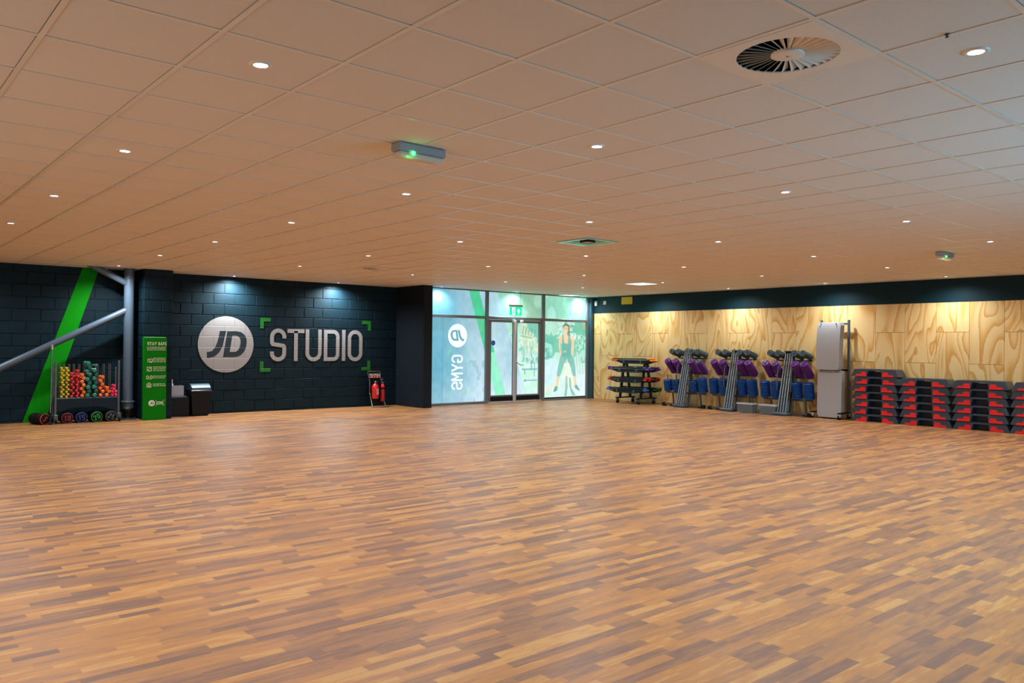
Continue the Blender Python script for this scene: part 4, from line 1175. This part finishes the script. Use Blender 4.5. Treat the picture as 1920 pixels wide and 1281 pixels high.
def plate(kind, M4, label, group):
    R, th, m = {'blue':(.115,.0325,'blue_plate'),'purple':(.088,.0318,'purple_plate'),'grey':(.070,.0324,'grey_plate')}[kind]
    if kind not in PL:
        o = plate_mesh(R, th, m).build('weight_plate', M[m]); PL[kind] = o
    else:
        o = PL[kind].copy(); COL.objects.link(o)
    tag(o, label, 'weight plate', group)
    o.matrix_world = M4
def axis_matrix(p, ax, spin):
    z = Vector(ax).normalized(); x = Vector((0,1,0)); x = (x - z*x.dot(z)).normalized(); y = z.cross(x)
    R3 = Matrix((x,y,z)).transposed().to_4x4()
    return Matrix.Translation(p) @ R3 @ Matrix.Rotation(spin, 4, 'Z')
RACKS = [(12.38,'far',[8,8,8,10]), (11.0,'middle',[10,10,10,10]), (9.61,'near',[10,10,10,10])]
A_BLUE, A_PUR, A_GREY = (-.19,0,.98), (-.71,0,.71), (-.968,0,.25)
rack_proto = None
for yc, rn, nblue in RACKS:
    lab = '%s grey steel plate rack on the plywood wall, %s' % (rn, {'far':'beside the weighted bar rack','middle':'third object from the glass doors','near':'beside the hanging mats'}[rn])
    if rack_proto is None:
        t = thing('plate_rack', lab, 'plate rack', (0,yc,0), group='plate racks along the plywood wall')
        G = M['rackgrey']
        mb = MB(); mb.cbox(16.09,16.15,-.60,.62,.03,.075,.01); mb.build('base_beam', G, t)
        for s in (-.58,.60):
            mb = MB(); mb.cbox(16.075,16.165,s-.05,s+.05,0,.085,.012); mb.build('end_cap', M['black'], t)
        mb = MB(); mb.cbox(15.88,16.14,-.17,.17,.02,.07,.01); mb.cbox(15.90,16.12,-.15,.15,0,.022,.005); mb.build('bar_tray', M['steel'], t)
        for s in (-.42,.42):
            mb = MB(); mb.tube([(16.21,s,.36),(16.24,s,.22),(16.27,s,.03)], .021, 10); mb.cbox(16.12,16.30,s-.022,s+.022,.005,.05,.006); mb.build('leg', G, t)
        mb = MB(); mb.cbox(16.19,16.235,-.60,.60,.325,.365,.005); mb.build('lower_rail', G, t)
        mb = MB(); mb.cbox(16.36,16.40,-.52,.52,.815,.855,.005); mb.build('middle_rail', G, t)
        mb = MB(); mb.cbox(16.455,16.49,-.44,.44,1.19,1.225,.005); mb.build('upper_rail', G, t)
        mb = MB(); mb.tube([(16.30,0,.02),(16.36,0,.45),(16.42,0,.9),(16.47,0,1.36)], .03, 12); mb.build('post', G, t)
        mb = MB(); mb.cbox(16.30,16.47,-.14,.14,1.40,1.425,.005); mb.cbox(16.335,16.355,-.14,.14,1.33,1.425,.004); mb.build('top_clamp', M['steel_dark'], t)
        for s in (-.17,.17):
            mb = MB(); mb.tube([(16.36,s*.5,1.09),(16.22,s*.9,1.10),(16.12,s,1.085),(16.09,s,1.04),(16.06,s,.80),(16.05,s,.58),(16.10,s*.95,.52),(16.30,s*.7,.50)], .013, 10); mb.build('handle', M['steel'], t)
        for s in (-.14,.14):
            mb = MB(); mb.tube([(16.22,s,.36),(16.19,s,.30),(16.13,s,.06)], .014, 8); mb.build('stay', G, t)
        for offs, base, ax, ln, r in (((-.53,-.26,.26,.53),(16.212,.365),A_BLUE,.43,.0115),((-.47,-.24,.24,.47),(16.365,.845),A_PUR,.47,.0115),((-.40,-.20,.20,.40),(16.485,1.285),A_GREY,.395,.0105)):
            for s in offs:
                p = Vector((base[0],s,base[1])); a = Vector(ax).normalized()
                mb = MB(); mb.cyl(p-a*.01, p+a*ln, r, n=10)
                if ax is A_GREY: mb.box(16.462,16.483,s-.012,s+.012,1.20,1.295)
                mb.build('peg', M['steel'], t)
        rack_proto = t
    else:
        t = dup(rack_proto, lab); t.location = (0,yc,0)
    # plates
    for kind, offs, base, ax, n0, th in (('blue',(.53,.26,-.26,-.53),(16.208,.385),A_BLUE,None,.0355),('purple',(.47,.24,-.24,-.47),(16.345,.866),A_PUR,12,.034),('grey',(.40,.20,-.20,-.40),(16.468,1.289),A_GREY,11,.0325)):
        a = Vector(ax).normalized()
        for si, s in enumerate(offs):
            n = nblue[si] if n0 is None else n0
            p0 = Vector((base[0], yc+s, base[1]))
            for k in range(n):
                kk = kind
                top = n-1-k
                place = ORD1[si]
                lab = '%s weight plate, %s from outside in the %s %s stack of the %s rack' % (kk, ORD1[top], place, kk, rn)
                if kind == 'purple' and rn == 'far' and si == 3 and k == n-1:
                    kk = 'grey'; lab = 'single grey weight plate capping a purple stack on the far rack'
                plate(kk, axis_matrix(p0 + a*(k*th) + Vector((0,random.uniform(-.0015,.0015),0)), a, random.uniform(-.4,.4)), lab, '%s weight plates on the racks' % kk)
    # chrome bars leaning in the rack
    for k in range(8):
        row, q = divmod(k, 4)
        yb = (q-1.5)*.064+(.016 if row else -.016)
        yt = (q-1.5)*.056+(.014 if row else -.014)
        xb, xt = 15.945+row*.10, 16.245+row*.033
        top = 1.36+(.10 if (k == 6 and rn != 'near') or (k == 5 and rn == 'far') else 0)
        lab = 'chrome barbell, %s from the glass end of the %s row leaning in the %s rack' % (ORD1[3-q], 'front' if row == 0 else 'back', rn)
        if k == 0 and rn == 'far':
            bar_proto = MB().cyl((0,0,0),(0,0,1),.021,n=14).build('barbell', M['chrome'])
            bo = bar_proto
        else:
            bo = bar_proto.copy(); COL.objects.link(bo)
        tag(bo, lab, 'barbell', 'chrome barbells leaning in the plate racks')
        A, B = Vector((xb,yc-yb*-1,.072)), Vector((xt,yc+yt,top))
        d = B-A; q4 = Vector((0,0,1)).rotation_difference(d.normalized())
        bo.matrix_world = Matrix.Translation(A) @ q4.to_matrix().to_4x4() @ Matrix.Diagonal((1,1,d.length,1))

# clear storage boxes on the floor
CLEAR = mat('cloudy_clear_plastic', (0.24,0.28,0.32), 0.25, var=0.1)
CLEAR.node_tree.nodes['Principled BSDF'].inputs['Alpha'].default_value = 0.38
def storage(x, y, label, flip):
    t = thing('storage_box', label, 'storage box', (x,y,0), group='plastic boxes by the plate racks')
    mb = MB(); a, b, c_, d_ = .085,.20,.10,.225
    for (x0,x1,y0,y1) in ((-a,-a+.004,-b,b),(a-.004,a,-b,b)):
        mb.box(x0,x1,y0,y1,.008,.205)
    mb.box(-a,a,-b,-b+.004,.008,.205); mb.box(-a,a,b-.004,b,.008,.205); mb.box(-a,a,-b,b,.004,.010)
    mb.build('tub', CLEAR, t)
    mb = MB(); mb.prism([(-.095,-.215),(.095,-.215),(.095,.215),(-.095,.215)], lambda u, v, d: (u,v,d), .195, .225, holes=[[(-.083,-.20),(.083,-.20),(.083,.20),(-.083,.20)]]); mb.build('rim', M['boxrim'], t)
    mb = MB(); mb.cbox(-.078,.078,-.19,.19,.012,.16 if flip else .19,.01); mb.build('contents', M['black_matt'], t)
    mb = MB()
    for s in (-.15,.15): mb.cbox(-.08,.08,s-.02,s+.02,0,.008,.002)
    mb.build('feet', M['boxrim'], t)
storage(15.99, 10.50, 'clear plastic box of dark clips under the middle plate rack', False)
storage(15.99, 9.93, 'clear plastic box on the floor before the near plate rack', True)

# ------------------------------------------------------------------ hanging mat stand
t = thing('mat_stand', 'tall grey wheeled stand hung with grey exercise mats against the plywood', 'mat stand', (0,8.62,0))
for s in (-.30,.31):
    mb = MB(); mb.cbox(16.40,16.44,s-.02,s+.02,.14,2.10,.004); mb.build('post', M['steel'], t)
    mb = MB(); mb.cbox(16.0,16.50,s-.025,s+.025,.115,.145,.005); mb.build('foot', M['black'], t)
    for xc in (16.04,16.45):
        mb = MB(); mb.lathe([(.0001,-.015),(.044,-.015),(.05,-.008),(.05,.008),(.044,.015),(.0001,.015)], 18, o=(xc,s,.05), axis=(.3,1,0)); mb.build('caster', M['black'], t)
        mb = MB(); mb.prism([(-.02,.05),(.02,.05),(.03,.116),(-.03,.116)], lambda u, v, d: (xc+u, s+d, v), -.022, .022); mb.build('caster_fork', M['alu_light'], t)
for z in (2.015,1.03):
    mb = MB(); mb.cbox(16.395,16.435,-.30,.31,z-.02,z+.02,.004); mb.build('crossbar', M['steel'] if z > 1.5 else M['black'], t)
    for s in (-.17,.17):
        mb = MB(); mb.tube([(16.40,s,z-.012),(16.13,s,z-.012),(16.115,s,z+.008)], .008, 8); mb.build('hook', M['black'], t)
MATP = None
def mat_mesh(width, z0, z1, flare):
    mb = MB(); n = 16; th = .017; rc = .032
    rows = []
    for k in range(n+1):
        f = k/n; z = z1+(z0-z1)*f
        e = min(z1-z, z-z0)
        inset = 0 if e > rc else rc-math.sqrt(max(0, rc*rc-(rc-e)**2))
        xo = -flare*(1-(1-f)**2.2) + .012*math.exp(-f*14)
        rows.append((z, width/2-inset, xo))
    vs = []
    for z, hw, xo in rows: vs += [(xo,-hw,z),(xo,hw,z),(xo+th,hw,z),(xo+th,-hw,z)]
    fs = [(0,1,2,3)]
    for k in range(n):
        for q in range(4): fs.append((k*4+q, k*4+(q+1)%4, (k+1)*4+(q+1)%4, (k+1)*4+q))
    fs.append((n*4+3,n*4+2,n*4+1,n*4))
    mb.add(vs, fs, 0, False)
    return mb
for tier, z0, z1, flare in (('upper',1.035,2.04,.075),('lower',.03,1.02,.02)):
    proto = None
    for k in range(8):
        lab = 'grey exercise mat, %s from the front of the %s set on the tall stand' % (ORD1[k], tier)
        if proto is None:
            t = thing('exercise_mat', lab, 'exercise mat', group='grey mats on the tall stand')
            mat_mesh(.52 if tier == 'upper' else .53, z0, z1, flare).build('sheet', M['matgrey'], t, bevel=.004)
            for s in (-.17,0,.17):
                MB().lathe([(.0105,0),(.016,0),(.016,.003),(.0105,.003)], 16, o=(.0105 if tier == 'upper' else .009,s,z1-.037), axis=(-1,0,0), closed=True).build('eyelet', M['steel_dark'], t)
            proto = t
        else: t = dup(proto, lab)
        t.location = (16.135+k*.0185+(.012 if tier == 'lower' else 0), 8.605+random.uniform(-.006,.006), 0)

# ------------------------------------------------------------------ aerobic steps
def step_proto():
    t = thing('aerobic_step', 'x', 'aerobic step', group='black and red aerobic steps')
    hb, ht, H, D = .48, .415, .15, .185
    mb = MB()
    f = lambda u, v, d: (d*(1-.10*max(0,v)/H), u, v)
    for s in (-1,1):
        pts = [(.155,.0),(hb,.0),(hb,.012),(ht+.01,H-.012),(ht-.004,H),(.13,H),(.13,.108)]
        mb.prism([(s*a,b) for a, b in pts], f, -D, D)
    mb.prism([(-.13,.118),(.13,.118),(.13,H),(-.13,H)], f, -D, D)
    mb.box(D*.25, D*.30, -.16, .16, 0.0, .100)
    mb.build('platform', M['step'], t, bevel=.011)
    mb = MB(); mb.cbox(-.135,.135,-.37,.37,H-.001,H+.0035,.002); mb.build('top_mat', M['step_mat'], t)
    for s in (-1,1):
        mb = MB()
        pts = [(.155,.004),(.392,.004),(.374,.047),(.287,.047),(.268,.096),(.175,.096)]
        g = lambda u, v, d: (d-.185*(-.10*max(0,v)/H), u, v)
        mb.prism([(s*a,b) for a, b in pts], g, -D-.006, -D+.01)
        mb.build('red_pad', M['red'], t)
        mb = MB(); g2 = lambda u, v, d: (d+.185*(-.10*max(0,v)/H), u, v)
        mb.prism([(s*a,b) for a, b in pts], g2, D-.01, D+.004)
        mb.build('red_pad', M['red'], t)
    return t
sp0 = None
rs = random.Random(3)
for yc, n, nm in ((7.65,7,'tall stack by the mats'),(6.665,6,'second stack from the mats'),(5.68,6,'third stack from the mats'),(4.69,6,'last stack, cut by the frame')):
    for k in range(n):
        lab = 'black step with red pads, %s in the %s' % (ORD[n-1-k] if k < n-1 else 'topmost', nm)
        if n-1-k: lab = 'red-padded step, %s from top in the %s' % (ORD[n-1-k], nm)
        if sp0 is None: sp0 = step_proto(); t = sp0; t['label'] = lab
        else: t = dup(sp0, lab)
        dy = rs.uniform(-.022,.022)
        t.location = (16.335+rs.uniform(-.006,.006), yc+dy+(.03 if k == 4 else 0)*0, k*.1537); t.rotation_euler = (0,0,rs.uniform(-.008,.008))

# ------------------------------------------------------------------ light from the windows behind and beside the viewpoint
def area(name, loc, rot, sx, sy, e, col):
    l = bpy.data.lights.new(name, 'AREA'); l.shape = 'RECTANGLE'; l.size = sx; l.size_y = sy; l.energy = e; l.color = col
    o = bpy.data.objects.new(name, l); COL.objects.link(o); o.location = loc; o.rotation_euler = rot
    return o
area('daylight', (6.9,Y0-.25,1.425), (math.radians(-90),0,0), 3.4, 2.65, 165, (.17,.68,1.0)).rotation_euler = (math.radians(90),0,0)
area('daylight', (X0-.3,4.5,1.45), (0,math.radians(-90),0), 2.3, 6.0, 55, (1.0,.88,.70))

wd = bpy.data.worlds.new('outside'); scene.world = wd; wd.use_nodes = True
bg = wd.node_tree.nodes['Background']; bg.inputs['Color'].default_value = (.55,.75,.95,1); bg.inputs['Strength'].default_value = .35

# ------------------------------------------------------------------ camera
YAW, PITCH, ROLL, FPX = 0.8663615458855469, 0.004188489623877202, 0.010322772440981606, 1504.884
fw = Vector((math.cos(YAW)*math.cos(PITCH), math.sin(YAW)*math.cos(PITCH), math.sin(PITCH)))
rt = Vector((math.sin(YAW), -math.cos(YAW), 0)); up = rt.cross(fw)
r2 = rt*math.cos(ROLL)+up*math.sin(ROLL); u2 = -rt*math.sin(ROLL)+up*math.cos(ROLL)
cd = bpy.data.cameras.new('camera'); cam = bpy.data.objects.new('camera', cd); COL.objects.link(cam)
cd.sensor_fit = 'HORIZONTAL'; cd.sensor_width = 36.0; cd.lens = FPX/1920*36.0; cd.clip_start = .05; cd.clip_end = 100
cam.matrix_world = Matrix.Translation((0,0,CAM_H)) @ Matrix((r2,u2,-fw)).transposed().to_4x4()
scene.camera = cam

scene.view_settings.view_transform = 'Standard'
scene.view_settings.look = 'None'
scene.view_settings.gamma = 1.0
scene.view_settings.use_curve_mapping = False
scene.view_settings.exposure = 0.46
scene.cycles.use_denoising = True
scene.cycles.max_bounces = 8
scene.cycles.diffuse_bounces = 5
scene.cycles.glossy_bounces = 4
scene.cycles.sample_clamp_indirect = 4.0
scene.cycles.caustics_reflective = False
scene.cycles.caustics_refractive = False
